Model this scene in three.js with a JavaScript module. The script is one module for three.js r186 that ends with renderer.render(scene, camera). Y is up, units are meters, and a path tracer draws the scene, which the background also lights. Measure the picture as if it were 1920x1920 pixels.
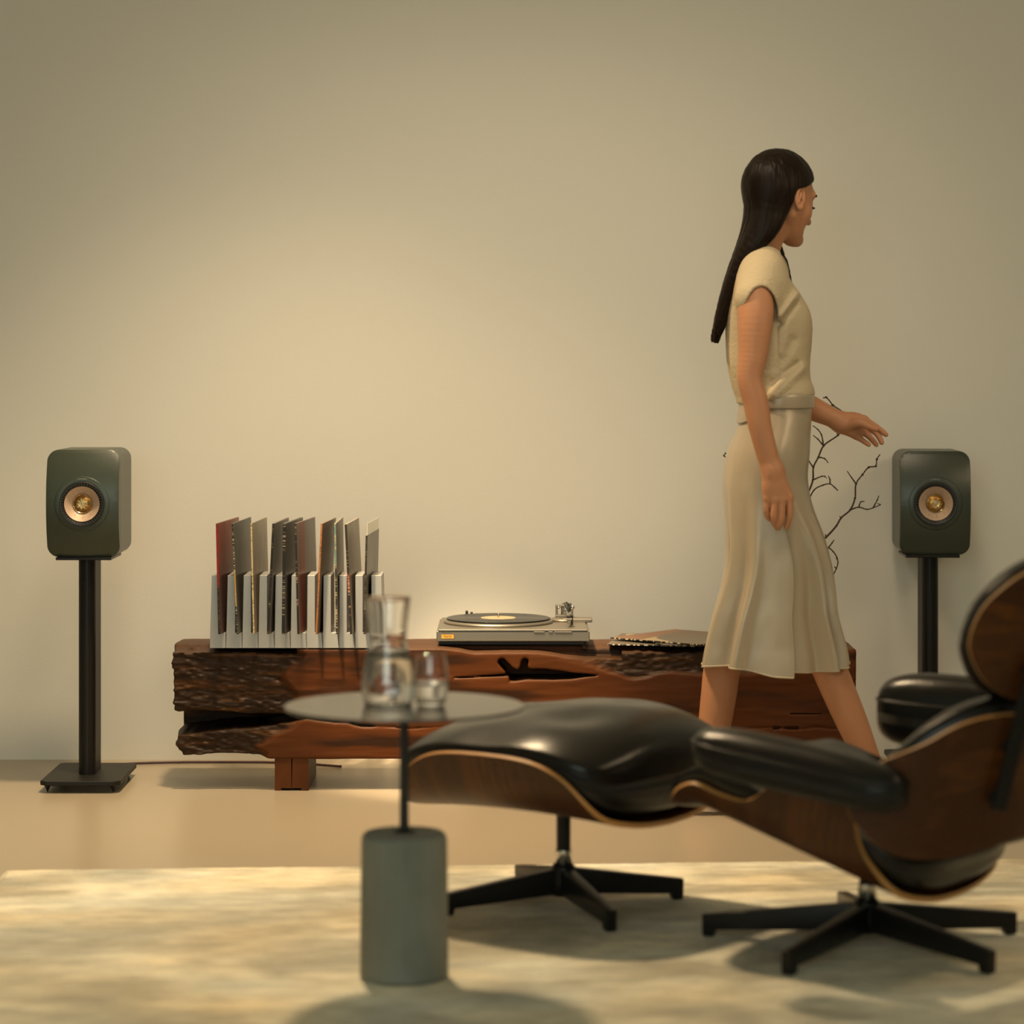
import * as THREE from 'three';
import { mergeGeometries, toCreasedNormals, mergeVertices } from 'three/addons/utils/BufferGeometryUtils.js';
import { RoundedBoxGeometry } from 'three/addons/geometries/RoundedBoxGeometry.js';
import { RectAreaLightUniformsLib } from 'three/addons/lights/RectAreaLightUniformsLib.js';

// ------------------------------------------------------------------ camera, lights, exposure
RectAreaLightUniformsLib.init();
const scene = new THREE.Scene();
scene.background = new THREE.Color(0x000000);
const renderer = new THREE.WebGLRenderer({ antialias: true });
renderer.toneMapping = THREE.LinearToneMapping;
renderer.toneMappingExposure = 1;
renderer.shadowMap.enabled = true;

// eye level 1.19 m, 8.33 m from the back wall, level, with the lens shifted down
const camera = new THREE.PerspectiveCamera(20.83, 1, 0.1, 60);
camera.position.set(0, 1.19, 8.33);
camera.lookAt(0, 1.19, 0);
camera.setViewOffset(1920, 1920, 0, 282, 1920, 1920);
camera.focus = 7.65;
camera.userData.fStop = 2.3;
camera.updateProjectionMatrix();

const WARM = [1, 0.74, 0.44], SOFT = [1, 0.8, 0.55], COOL = [0.88, 1, 0.88];
const LIGHTS = {
  key: { at: [-0.6, 3.05, 1.2], to: [-0.65, 0, 1.55], power: 36, angle: 0.88, radius: 6 },
  washLeft: { at: [-0.65, 3.05, 2.4], to: [-0.38, 0.42, 0], power: 6, angle: 0.62, radius: 14 },
  washRight: { at: [0.65, 3.05, 2.4], to: [0.25, 0.4, 0], power: 6.2, angle: 0.64, radius: 14 },
  accent: { at: [-0.8, 3.05, 1.7], to: [-0.15, 0.42, 0.5], power: 55, angle: 0.165, penumbra: 0.25, radius: 3 },
  right: { at: [2.5, 2.1, 2.7], to: [0.5, 0.6, 1.6], size: [1.5, 0.36], level: 7 },
  panel: { at: [-0.8, 1.9, 9.56], to: [-0.8, 1.9, 0], size: [3.6, 1.9], level: 2.7 },
};

// ------------------------------------------------------------------ helpers
const { sin, cos, abs, min, max, sqrt, PI, floor, exp, hypot } = Math;
const clamp = (x, a = 0, b = 1) => (x < a ? a : x > b ? b : x);
const lerp = (a, b, t) => a + (b - a) * t;
const sstep = (a, b, x) => { const t = clamp((x - a) / (b - a)); return t * t * (3 - 2 * t); };
let seed = 7;
const rnd = () => { seed = (seed + 0x6d2b79f5) | 0; let t = Math.imul(seed ^ (seed >>> 15), 1 | seed); t = (t + Math.imul(t ^ (t >>> 7), 61 | t)) ^ t; return ((t ^ (t >>> 14)) >>> 0) / 4294967296; };
const hash = (x, y, z) => { let h = Math.imul(x, 374761393) ^ Math.imul(y, 668265263) ^ Math.imul(z, 2147483647 ^ 0x5bd1e995); h = Math.imul(h ^ (h >>> 13), 1274126177); h ^= h >>> 16; return (h >>> 0) / 4294967296; };
function noise(x, y, z) {                          // value noise, 0..1
  const i = floor(x), j = floor(y), k = floor(z); let u = x - i, v = y - j, w = z - k;
  u = u * u * (3 - 2 * u); v = v * v * (3 - 2 * v); w = w * w * (3 - 2 * w);
  const a = lerp(lerp(hash(i, j, k), hash(i + 1, j, k), u), lerp(hash(i, j + 1, k), hash(i + 1, j + 1, k), u), v);
  const b = lerp(lerp(hash(i, j, k + 1), hash(i + 1, j, k + 1), u), lerp(hash(i, j + 1, k + 1), hash(i + 1, j + 1, k + 1), u), v);
  return lerp(a, b, w);
}
const fbm = (x, y, z, n = 4) => { let s = 0, a = 0.5, f = 1; for (let i = 0; i < n; i++) { s += a * noise(x * f, y * f, z * f); a *= 0.5; f *= 2.03; } return s / (1 - Math.pow(0.5, n)); };
function curve(points) {                           // smooth function through [x, y] points
  return (x) => {
    const n = points.length;
    if (x <= points[0][0]) return points[0][1];
    if (x >= points[n - 1][0]) return points[n - 1][1];
    let i = 0; while (points[i + 1][0] < x) i++;
    const p0 = points[max(0, i - 1)], p1 = points[i], p2 = points[i + 1], p3 = points[min(n - 1, i + 2)];
    const h = p2[0] - p1[0], t = (x - p1[0]) / h;
    const m1 = (p2[1] - p0[1]) / (p2[0] - p0[0] || 1) * h, m2 = (p3[1] - p1[1]) / (p3[0] - p1[0] || 1) * h;
    return (2 * t ** 3 - 3 * t * t + 1) * p1[1] + (t ** 3 - 2 * t * t + t) * m1 + (-2 * t ** 3 + 3 * t * t) * p2[1] + (t ** 3 - t * t) * m2;
  };
}
function texture(w, h, fn, srgb = false, repeat = true) {   // fn(u, v) -> [r, g, b] 0..1 or a grey
  const d = new Uint8Array(w * h * 4);
  for (let y = 0; y < h; y++) for (let x = 0; x < w; x++) {
    const c = fn((x + 0.5) / w, (y + 0.5) / h), o = 4 * (y * w + x), g = typeof c === 'number';
    for (let k = 0; k < 3; k++) d[o + k] = 255 * clamp(g ? c : c[k]);
    d[o + 3] = 255;
  }
  const t = new THREE.DataTexture(d, w, h);
  t.magFilter = THREE.LinearFilter; t.minFilter = THREE.LinearFilter; t.wrapS = t.wrapT = repeat ? THREE.RepeatWrapping : THREE.ClampToEdgeWrapping;
  if (srgb) t.colorSpace = THREE.SRGBColorSpace;
  t.needsUpdate = true;
  return t;
}
function print(w, h, draw) {                       // flat print drawn on a canvas
  const c = document.createElement('canvas'); c.width = w; c.height = h; draw(c.getContext('2d'), w, h);
  const t = new THREE.CanvasTexture(c); t.colorSpace = THREE.SRGBColorSpace; return t;
}
// ---- objects
const taken = {};
const numbered = (n) => { const k = taken[n] = (taken[n] ?? -1) + 1; return k ? `${n}_${String(k).padStart(3, '0')}` : n; };
function thing(name, label, category, at = [0, 0, 0], turn = 0, group) {
  const o = new THREE.Group(); o.name = numbered(name); scene.add(o); o.position.set(...at); o.rotation.y = turn;
  o.userData = { label, category }; if (group) o.userData.group = group;
  return o;
}
function obj(name, geometry, material, parent = scene) {
  const g = Array.isArray(geometry) ? mergeGeometries(geometry.map((q) => { const r = q.index ? q.toNonIndexed() : q; for (const k of Object.keys(r.attributes)) if (!['position', 'normal', 'uv'].includes(k)) r.deleteAttribute(k); return r; })) : geometry;
  const m = new THREE.Mesh(g, material); m.name = parent === scene ? numbered(name) : name; m.castShadow = m.receiveShadow = true; parent.add(m);
  return m;
}
const struct = (name, g, m) => { const o = obj(name, g, m); o.name = name; o.userData.kind = 'structure'; return o; };
const move = (g, x, y, z) => g.translate(x, y, z);
const box = (w, h, d, x = 0, y = 0, z = 0, r = 0) => move(r ? new RoundedBoxGeometry(w, h, d, 3, r) : new THREE.BoxGeometry(w, h, d), x, y, z);
const lathe = (pts, n = 64) => new THREE.LatheGeometry(pts.map((p) => new THREE.Vector2(p[0], p[1])), n);
const cyl = (r, h, x, y, z, n = 40, r2 = r) => move(new THREE.CylinderGeometry(r2, r, h, n), x, y, z);
const tube = (pts, r, n = 8, seg = pts.length * 6) => new THREE.TubeGeometry(new THREE.CatmullRomCurve3(pts.map((p) => new THREE.Vector3(...p)), false, 'centripetal'), seg, r, n);
function roundRect(w, h, r, n = 8) {
  const out = [];
  for (const [cx, cy, a] of [[w / 2 - r, h / 2 - r, 0], [-w / 2 + r, h / 2 - r, PI / 2], [-w / 2 + r, -h / 2 + r, PI], [w / 2 - r, -h / 2 + r, 1.5 * PI]])
    for (let i = 0; i <= n; i++) out.push([cx + r * cos(a + i / n * PI / 2), cy + r * sin(a + i / n * PI / 2)]);
  return out;
}
const shapeOf = (pts) => new THREE.Shape(pts.map((p) => new THREE.Vector2(p[0], p[1])));
const extrude = (pts, depth, bevel = 0) => new THREE.ExtrudeGeometry(shapeOf(pts), { depth: depth - 2 * bevel, bevelEnabled: bevel > 0, bevelSize: bevel, bevelThickness: bevel, bevelOffset: -bevel, bevelSegments: 3, curveSegments: 12 }).translate(0, 0, bevel);
function geom(pos, idx, uv, col) {
  const g = new THREE.BufferGeometry();
  g.setAttribute('position', new THREE.Float32BufferAttribute(pos, 3)); g.setIndex(idx);
  if (uv) g.setAttribute('uv', new THREE.Float32BufferAttribute(uv, 2));
  if (col) g.setAttribute('color', new THREE.Float32BufferAttribute(col, 3));
  g.computeVertexNormals();
  return g;
}
// ---- smooth closed outline through points [[s, v], ...]
function outline(pts, n = 96) {
  const c = new THREE.CatmullRomCurve3(pts.map((p) => new THREE.Vector3(p[0], p[1], 0)), true, 'centripetal');
  return c.getSpacedPoints(n).slice(0, n).map((p) => [p.x, p.y]);
}
const mid = (b) => [b.reduce((t, p) => t + p[0], 0) / b.length, b.reduce((t, p) => t + p[1], 0) / b.length];
// ---- a bent sheet: map(s, v) -> [x, y, z] over the inside of an outline, with thickness; returns its faces and its edge band
function sheet(bound, map, thick, rings = 14, centre = mid(bound)) {
  const N = bound.length, e = 1e-3;
  const normal = (s, v) => {
    const a = map(s + e, v), b = map(s - e, v), c = map(s, v + e), d = map(s, v - e);
    return new THREE.Vector3(a[0] - b[0], a[1] - b[1], a[2] - b[2]).cross(new THREE.Vector3(c[0] - d[0], c[1] - d[1], c[2] - d[2])).normalize();
  };
  const P = [], U = [], I = [], EP = [], EI = [], EU = [];
  for (const side of [1, -1]) {
    const base = P.length / 3;
    for (let k = 0; k <= rings; k++) for (let i = 0; i < N; i++) {
      const f = k / rings, s = lerp(centre[0], bound[i][0], f), v = lerp(centre[1], bound[i][1], f), n = normal(s, v), p = map(s, v);
      P.push(p[0] + n.x * side * thick / 2, p[1] + n.y * side * thick / 2, p[2] + n.z * side * thick / 2); U.push(s, v);
    }
    for (let k = 0; k < rings; k++) for (let i = 0; i < N; i++) {
      const a = base + k * N + i, b = base + k * N + (i + 1) % N, c = a + N, d = b + N;
      side > 0 ? I.push(a, c, d, a, d, b) : I.push(a, d, c, a, b, d);
    }
  }
  for (let i = 0; i <= N; i++) {
    const [s, v] = bound[i % N], n = normal(s, v), p = map(s, v);
    for (const t of [0.5, 0.3, -0.3, -0.5]) { EP.push(p[0] + n.x * t * thick, p[1] + n.y * t * thick, p[2] + n.z * t * thick); EU.push(i * 0.01, t * thick); }
    // the band stands out by half a millimetre so that it covers the sheet's rim
    const m = [centre[0] + (s - centre[0]) * 1.004, centre[1] + (v - centre[1]) * 1.004], q = map(...m), o = EP.length - 12;
    for (const k of [3, 6]) { EP[o + k] += q[0] - p[0]; EP[o + k + 1] += q[1] - p[1]; EP[o + k + 2] += q[2] - p[2]; }
  }
  for (let i = 0; i < N; i++) for (let k = 0; k < 3; k++) { const a = i * 4 + k; EI.push(a, a + 1, a + 5, a, a + 5, a + 4); }
  return { faces: geom(P, I, U), edge: geom(EP, EI, EU) };
}
// ---- a stuffed cushion between a lower and an upper surface over an outline
function cushion(bound, lower, upper, { rings = 20, round = 0.42, centre = mid(bound) } = {}) {
  const N = bound.length, P = [], U = [], I = [];
  for (let k = 0; k <= 2 * rings; k++) for (let i = 0; i < N; i++) {
    const a = PI * k / (2 * rings), f = Math.pow(sin(a), k % (2 * rings) ? (k > rings ? 0.3 : 0.62) : 1), w = 0.5 + 0.5 * Math.sign(cos(a)) * Math.pow(abs(cos(a)), round);
    const s = lerp(centre[0], bound[i][0], f), v = lerp(centre[1], bound[i][1], f), lo = lower(s, v), up = upper(s, v);
    P.push(lerp(lo[0], up[0], w), lerp(lo[1], up[1], w), lerp(lo[2], up[2], w)); U.push(s, v + (k > rings ? 1 : 0));
  }
  for (let k = 0; k < 2 * rings; k++) for (let i = 0; i < N; i++) { const a = k * N + i, b = k * N + (i + 1) % N; I.push(a, a + N, b + N, a, b + N, b); }
  return geom(P, I, U);
}
// ---- surface of a distance field f(x, y, z) < 0, on a grid of cell h; only blocks near the surface are looked at
function surface(f, lo, hi, h, color, slack = 1.5) {
  const B = 8, n = [0, 1, 2].map((k) => Math.ceil((hi[k] - lo[k]) / h / B) * B + 1), [nx, ny, nz] = n, sy = nx, sz = nx * ny;
  const val = new Float32Array(nx * ny * nz).fill(9), cell = new Int32Array(nx * ny * nz).fill(-1), blocks = [], reach = B * h * 0.87 * slack;
  for (let k = 0; k < nz - 1; k += B) for (let j = 0; j < ny - 1; j += B) for (let i = 0; i < nx - 1; i += B) {
    if (abs(f(lo[0] + (i + B / 2) * h, lo[1] + (j + B / 2) * h, lo[2] + (k + B / 2) * h)) > reach) continue;
    blocks.push([i, j, k]);
    for (let c = k; c <= k + B; c++) for (let b = j; b <= j + B; b++) for (let a = i; a <= i + B; a++) {
      const at = a + b * sy + c * sz;
      if (val[at] === 9) val[at] = f(lo[0] + a * h, lo[1] + b * h, lo[2] + c * h);
    }
  }
  const P = [], Nn = [], C = [], I = [], off = [0, 1, sy, sy + 1, sz, sz + 1, sz + sy, sz + sy + 1];
  const E = [[0, 1], [2, 3], [4, 5], [6, 7], [0, 2], [1, 3], [4, 6], [5, 7], [0, 4], [1, 5], [2, 6], [3, 7]];
  for (const [bi, bj, bk] of blocks) for (let k = bk; k < bk + B; k++) for (let j = bj; j < bj + B; j++) for (let i = bi; i < bi + B; i++) {
    const at = i + j * sy + k * sz; let inside = 0;
    for (let c = 0; c < 8; c++) if (val[at + off[c]] < 0) inside++;
    if (inside === 0 || inside === 8) continue;
    let x = 0, y = 0, z = 0, m = 0;
    for (const [a, b] of E) {
      const va = val[at + off[a]], vb = val[at + off[b]];
      if ((va < 0) === (vb < 0)) continue;
      const t = va / (va - vb);
      x += lerp(a & 1, b & 1, t); y += lerp((a >> 1) & 1, (b >> 1) & 1, t); z += lerp((a >> 2) & 1, (b >> 2) & 1, t); m++;
    }
    const px = lo[0] + (i + x / m) * h, py = lo[1] + (j + y / m) * h, pz = lo[2] + (k + z / m) * h, e = h * 0.6;
    cell[at] = P.length / 3; P.push(px, py, pz);
    const gx = f(px + e, py, pz) - f(px - e, py, pz), gy = f(px, py + e, pz) - f(px, py - e, pz), gz = f(px, py, pz + e) - f(px, py, pz - e), l = hypot(gx, gy, gz) || 1;
    Nn.push(gx / l, gy / l, gz / l);
    if (color) C.push(...color(px, py, pz, [gx / l, gy / l, gz / l]));
  }
  const quad = (a, b, c, d, flip) => { if (a < 0 || b < 0 || c < 0 || d < 0) return; flip ? I.push(a, b, c, a, c, d) : I.push(a, c, b, a, d, c); };
  for (const [bi, bj, bk] of blocks) for (let k = bk; k < bk + B; k++) for (let j = bj; j < bj + B; j++) for (let i = bi; i < bi + B; i++) {
    const at = i + j * sy + k * sz, v = val[at] < 0;
    if (j && k && v !== val[at + 1] < 0) quad(cell[at - sy - sz], cell[at - sz], cell[at], cell[at - sy], v);
    if (i && k && v !== val[at + sy] < 0) quad(cell[at - 1 - sz], cell[at - 1], cell[at], cell[at - sz], v);
    if (i && j && v !== val[at + sz] < 0) quad(cell[at - 1 - sy], cell[at - sy], cell[at], cell[at - 1], v);
  }
  const g = new THREE.BufferGeometry();
  g.setAttribute('position', new THREE.Float32BufferAttribute(P, 3)); g.setAttribute('normal', new THREE.Float32BufferAttribute(Nn, 3));
  if (color) g.setAttribute('color', new THREE.Float32BufferAttribute(C, 3));
  g.setIndex(I);
  return g;
}
const smin = (a, b, k) => { const h = max(k - abs(a - b), 0) / k; return min(a, b) - h * h * k * 0.25; };
const smax = (a, b, k) => -smin(-a, -b, k);
const cap = (x, y, z, a, b) => {                   // tapered capsule between joints [x, y, z, r]
  const dx = b[0] - a[0], dy = b[1] - a[1], dz = b[2] - a[2], px = x - a[0], py = y - a[1], pz = z - a[2];
  const t = clamp((px * dx + py * dy + pz * dz) / (dx * dx + dy * dy + dz * dz + 1e-12));
  return hypot(px - dx * t, py - dy * t, pz - dz * t) - lerp(a[3], b[3], t);
};
const ell = (x, y, z, cx, cy, cz, rx, ry, rz) => {
  const a = (x - cx) / rx, b = (y - cy) / ry, c = (z - cz) / rz, k = hypot(a, b, c);
  return k < 1e-6 ? -min(rx, ry, rz) : k * (k - 1) / hypot(a / rx, b / ry, c / rz);
};

// ------------------------------------------------------------------ materials
const std = (color, roughness, more = {}) => { const m = new THREE.MeshStandardMaterial({ roughness, side: THREE.DoubleSide, ...more }); m.color.setRGB(...color); return m; };
const phys = (color, roughness, more = {}) => { const m = new THREE.MeshPhysicalMaterial({ roughness, side: THREE.DoubleSide, ...more }); m.color.setRGB(...color); return m; };
const grainy = texture(256, 256, (u, v) => fbm(u * 64, v * 64, 3, 3) * 0.6 + 0.4 * noise(u * 128, v * 128, 9));
const walnut = texture(1024, 1024, (u, v) => {     // long grain along u
  const w = fbm(u * 3, v * 14, 5, 3), g = fbm(u * 6, v * 90 + w * 6, 1, 4), b = sstep(0.35, 0.7, fbm(u * 2, v * 9 + 2 * w, 8, 3)), p = noise(u * 50, v * 500, 4) > 0.82 ? 0.75 : 1;
  const t = clamp(0.3 + 0.35 * b * g * 1.6 + 0.2 * g);
  return [lerp(0.2, 0.5, t) * p, lerp(0.105, 0.285, t) * p, lerp(0.035, 0.095, t) * p];
}, true);
walnut.repeat.set(1.1, 1.6);
const hide = texture(256, 256, (u, v) => { let d = 9; const x = u * 32, y = v * 32; for (let i = -1; i < 2; i++) for (let j = -1; j < 2; j++) { const a = floor(x) + i, b = floor(y) + j; d = min(d, hypot(a + hash((a + 32) % 32, (b + 32) % 32, 1) - x, b + hash((a + 32) % 32, (b + 32) % 32, 2) - y)); } return 1 - d; });
hide.repeat.set(8, 8);
const M = {
  wall: std([0.74, 0.73, 0.67], 0.92, { bumpMap: grainy, bumpScale: 0.0002 }),
  floor: phys([0.41, 0.345, 0.25], 0.3, { bumpMap: grainy, bumpScale: 0.0001 }),
  ceiling: std([0.7, 0.69, 0.65], 0.95),
  black: std([0.012, 0.012, 0.011], 0.45),
  blackSatin: phys([0.01, 0.009, 0.008], 0.34, { specularIntensity: 0.5 }),
  darkMetal: phys([0.012, 0.011, 0.0095], 0.48, { specularIntensity: 0.55 }),
  chrome: std([0.62, 0.6, 0.56], 0.16, { metalness: 1 }),
  alu: std([0.38, 0.38, 0.37], 0.36, { metalness: 0.35 }),
  silver: std([0.24, 0.22, 0.185], 0.42, { metalness: 0.7 }),
  leather: phys([0.008, 0.007, 0.0055], 0.27, { bumpMap: hide, bumpScale: 0.0002, specularIntensity: 0.75 }),
  veneer: phys([0.7, 0.66, 0.54], 0.4, { map: walnut, specularIntensity: 0.7 }),
  ply: std([0.55, 0.27, 0.08], 0.45),
  green: phys([0.034, 0.044, 0.031], 0.34),
  glass: phys([1, 1, 1], 0.0, { transmission: 1, thickness: 0.01, ior: 1.5 }),
  water: phys([1, 1, 1], 0.0, { transmission: 1, thickness: 0.05, ior: 1.33 }),
};

// ------------------------------------------------------------------ the room
const T = 0.2, RX = 3.6, RZ = 9.6, RH = 3.3;
const flat = (w, h, d, x, y, z) => box(w, h, d, x, y, z);
M.wall.bumpMap = grainy.clone(); M.wall.bumpMap.repeat.set(20, 12); M.wall.bumpMap.needsUpdate = true;
M.floor.bumpMap = grainy.clone(); M.floor.bumpMap.repeat.set(10, 14); M.floor.bumpMap.needsUpdate = true;
struct('wall_back', flat(2 * RX + 2 * T, RH, T, 0, RH / 2, -T / 2), M.wall);
struct('wall_left', flat(T, RH, RZ, -RX - T / 2, RH / 2, RZ / 2), M.wall);
struct('wall_right', flat(T, RH, RZ, RX + T / 2, RH / 2, RZ / 2), M.wall);
struct('wall_front', flat(2 * RX + 2 * T, RH, T, 0, RH / 2, RZ + T / 2), M.wall);
struct('floor', flat(2 * RX + 2 * T, T, RZ + 2 * T, 0, -T / 2, RZ / 2), M.floor);
struct('ceiling', flat(2 * RX + 2 * T, T, RZ + 2 * T, 0, RH + T / 2, RZ / 2), M.ceiling);

// unseen lamps above the frame, placed for the light they cast below
const glow = (c, s) => { const m = std([0.8, 0.8, 0.8], 0.6); m.emissive.setRGB(...c); m.emissiveIntensity = s; return m; };
function spot(label, L, color) {
  const t = thing('unseen_ceiling_spotlight', label, 'lamp', L.at, 0, 'unseen ceiling spotlights above the picture');
  const aim = new THREE.Vector3(...L.to).sub(new THREE.Vector3(...L.at)).normalize(), q = new THREE.Quaternion().setFromUnitVectors(new THREE.Vector3(0, -1, 0), aim);
  obj('housing', lathe([[0.062, 0.012], [0.066, 0.014], [0.066, 0.15], [0.055, 0.165], [0, 0.165]], 40).applyQuaternion(q), M.black, t);
  obj('lens', new THREE.CylinderGeometry(0.06, 0.06, 0.006, 40).translate(0, 0.02, 0).applyQuaternion(q), glow(color, 2), t);
  obj('stem', cyl(0.012, RH - L.at[1], 0, (RH - L.at[1]) / 2 , 0).translate(...new THREE.Vector3(0, 0.1, 0).applyQuaternion(q).setY(0).toArray()), M.black, t);
  const s = new THREE.SpotLight(new THREE.Color().setRGB(...color), L.power, 0, L.angle, L.penumbra ?? 1, 2);
  s.position.set(...L.at); s.target.position.set(...L.to); s.castShadow = true; s.shadow.radius = L.radius; s.shadow.mapSize.set(2048, 2048);
  scene.add(s, s.target);
}
spot('unseen spotlight nearest the back wall, placed to light the record rack and rug', LIGHTS.key, WARM);  // out of view, lights rack, bench and rug from above
spot('unseen spotlight in mid room at the left, placed to light the back wall', LIGHTS.washLeft, SOFT);  // out of view, makes the left half of the wall's bright pool
spot('unseen spotlight in mid room at the right, placed to light the back wall', LIGHTS.washRight, SOFT);  // out of view, makes the right half of the wall's bright pool
spot('unseen narrow spotlight above the bench, placed to light the turntable and rack', LIGHTS.accent, WARM);  // out of view, brightens the turntable and the rack's right fins
function softLamp(name, label, L, color) {           // a framed diffuser with an area light just in front of it
  const [w, h] = L.size, t = thing(name, label, 'lamp', L.at);
  t.lookAt(...L.to);
  obj('frame', [box(w + 0.06, 0.03, 0.06, 0, h / 2 + 0.015, 0), box(w + 0.06, 0.03, 0.06, 0, -h / 2 - 0.015, 0), box(0.03, h, 0.06, w / 2 + 0.015, 0, 0), box(0.03, h, 0.06, -w / 2 - 0.015, 0, 0), box(w, h, 0.02, 0, 0, -0.02)], M.black, t);
  obj('diffuser', box(w, h, 0.01, 0, 0, 0), glow(color, 0.8), t);
  const a = new THREE.RectAreaLight(new THREE.Color().setRGB(...color), L.level, w, h), n = new THREE.Vector3(...L.to).sub(t.position).normalize();
  a.position.copy(t.position).addScaledVector(n, 0.012); a.lookAt(...L.to); scene.add(a);
  return t;
}
softLamp('unseen_light_panel', 'large cool light panel unseen behind the camera, placed to light what faces it', LIGHTS.panel, COOL);  // unseen source, gives the cool light on camera-facing surfaces and wall corners
obj('arm', tube([[0, 0, -0.03], [0.1, 0.2, -0.5], [-0.1, 0.25, -1]], 0.012), M.black, softLamp('unseen_soft_light', 'long warm soft light out of view at the right, placed to light the woman', LIGHTS.right, WARM));  // unseen lamp and arm, placed to light the woman's front and the leather

// the rug: brushed viscose pile, edges a little uneven
{
  const w = 3.5, d = 2.9, g = new THREE.PlaneGeometry(w, d, 280, 232).rotateX(-PI / 2), p = g.attributes.position;
  for (let i = 0; i < p.count; i++) {
    const x = p.getX(i), z = p.getZ(i), e = min(w / 2 - abs(x), d / 2 - abs(z));
    let y = 0.012 + 0.003 * (fbm(x * 3, z * 7, 2, 3) - 0.5) + 0.0016 * (noise(x * 60, z * 60, 1) - 0.5);
    if (e < 1e-4) y = 0.0005;
    p.setXYZ(i, x + 0.006 * (noise(z * 9, 3, x) - 0.5) * (e < 0.02 ? 1 : 0), y, z + 0.006 * (noise(x * 14, 7, z) - 0.5) * (e < 0.02 ? 1 : 0));
  }
  g.computeVertexNormals();
  const uv = g.attributes.uv; for (let i = 0; i < uv.count; i++) uv.setXY(i, uv.getX(i) * w / 3.5, uv.getY(i) * d / 2.9);
  const pile = texture(1536, 1280, (u, v) => {
    const x = u * 3.5, z = v * 2.9, warp = fbm(x * 1.4, z * 2.2, 1, 3);
    const blot = sstep(0.3, 0.72, fbm(x * 4.5 + warp * 2, z * 8 + warp * 3, 4, 4)), fine = fbm(x * 18, z * 34, 6, 4), str = fbm(x * 5, z * 60, 8, 3), th = noise(x * 260, z * 420, 2);
    const k = 0.82 + 0.18 * (blot - 0.5) + 0.2 * (fine - 0.5) + 0.1 * (str - 0.5) + 0.05 * (th - 0.5), c = 0.5 + 0.5 * (fbm(x * 3.4, z * 6, 12, 3) - 0.5) * 2;
    return [k * lerp(1.05, 0.95, c), k * lerp(0.96, 0.97, c), k * lerp(0.78, 0.93, c)];
  }, true);
  const bump = texture(512, 512, (u, v) => 0.5 * noise(u * 128, v * 128, 5) + 0.5 * fbm(u * 16, v * 40, 2, 3)); bump.repeat.set(3, 3);
  const m = phys([1, 1, 1], 0.9, { map: pile, bumpMap: bump, bumpScale: 0.004, sheen: 0.08, sheenRoughness: 0.6 }); m.sheenColor.setRGB(0.9, 0.8, 0.6);
  const r = obj('rug', g, m);
  r.position.set(0.655, 0.001, 3.21); r.rotation.y = 0.062;
  r.userData = { label: 'pale gold and beige mottled rug under the lounge chair and ottoman', category: 'rug' };
}

// the cable along the foot of the wall
{
  const c = obj('speaker_cable', tube([[-1.215, 0.004, 0.30], [-1.2, 0.004, 0.2], [-1.14, 0.004, 0.12], [-1.0, 0.004, 0.085], [-0.86, 0.004, 0.08], [-0.72, 0.004, 0.085], [-0.6, 0.004, 0.12], [-0.5, 0.004, 0.17]], 0.0035, 8, 80), std([0.055, 0.012, 0.02], 0.5));
  c.userData = { label: 'thin dark red cable on the floor running from the left speaker stand to the bench', category: 'cable' };
}

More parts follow.
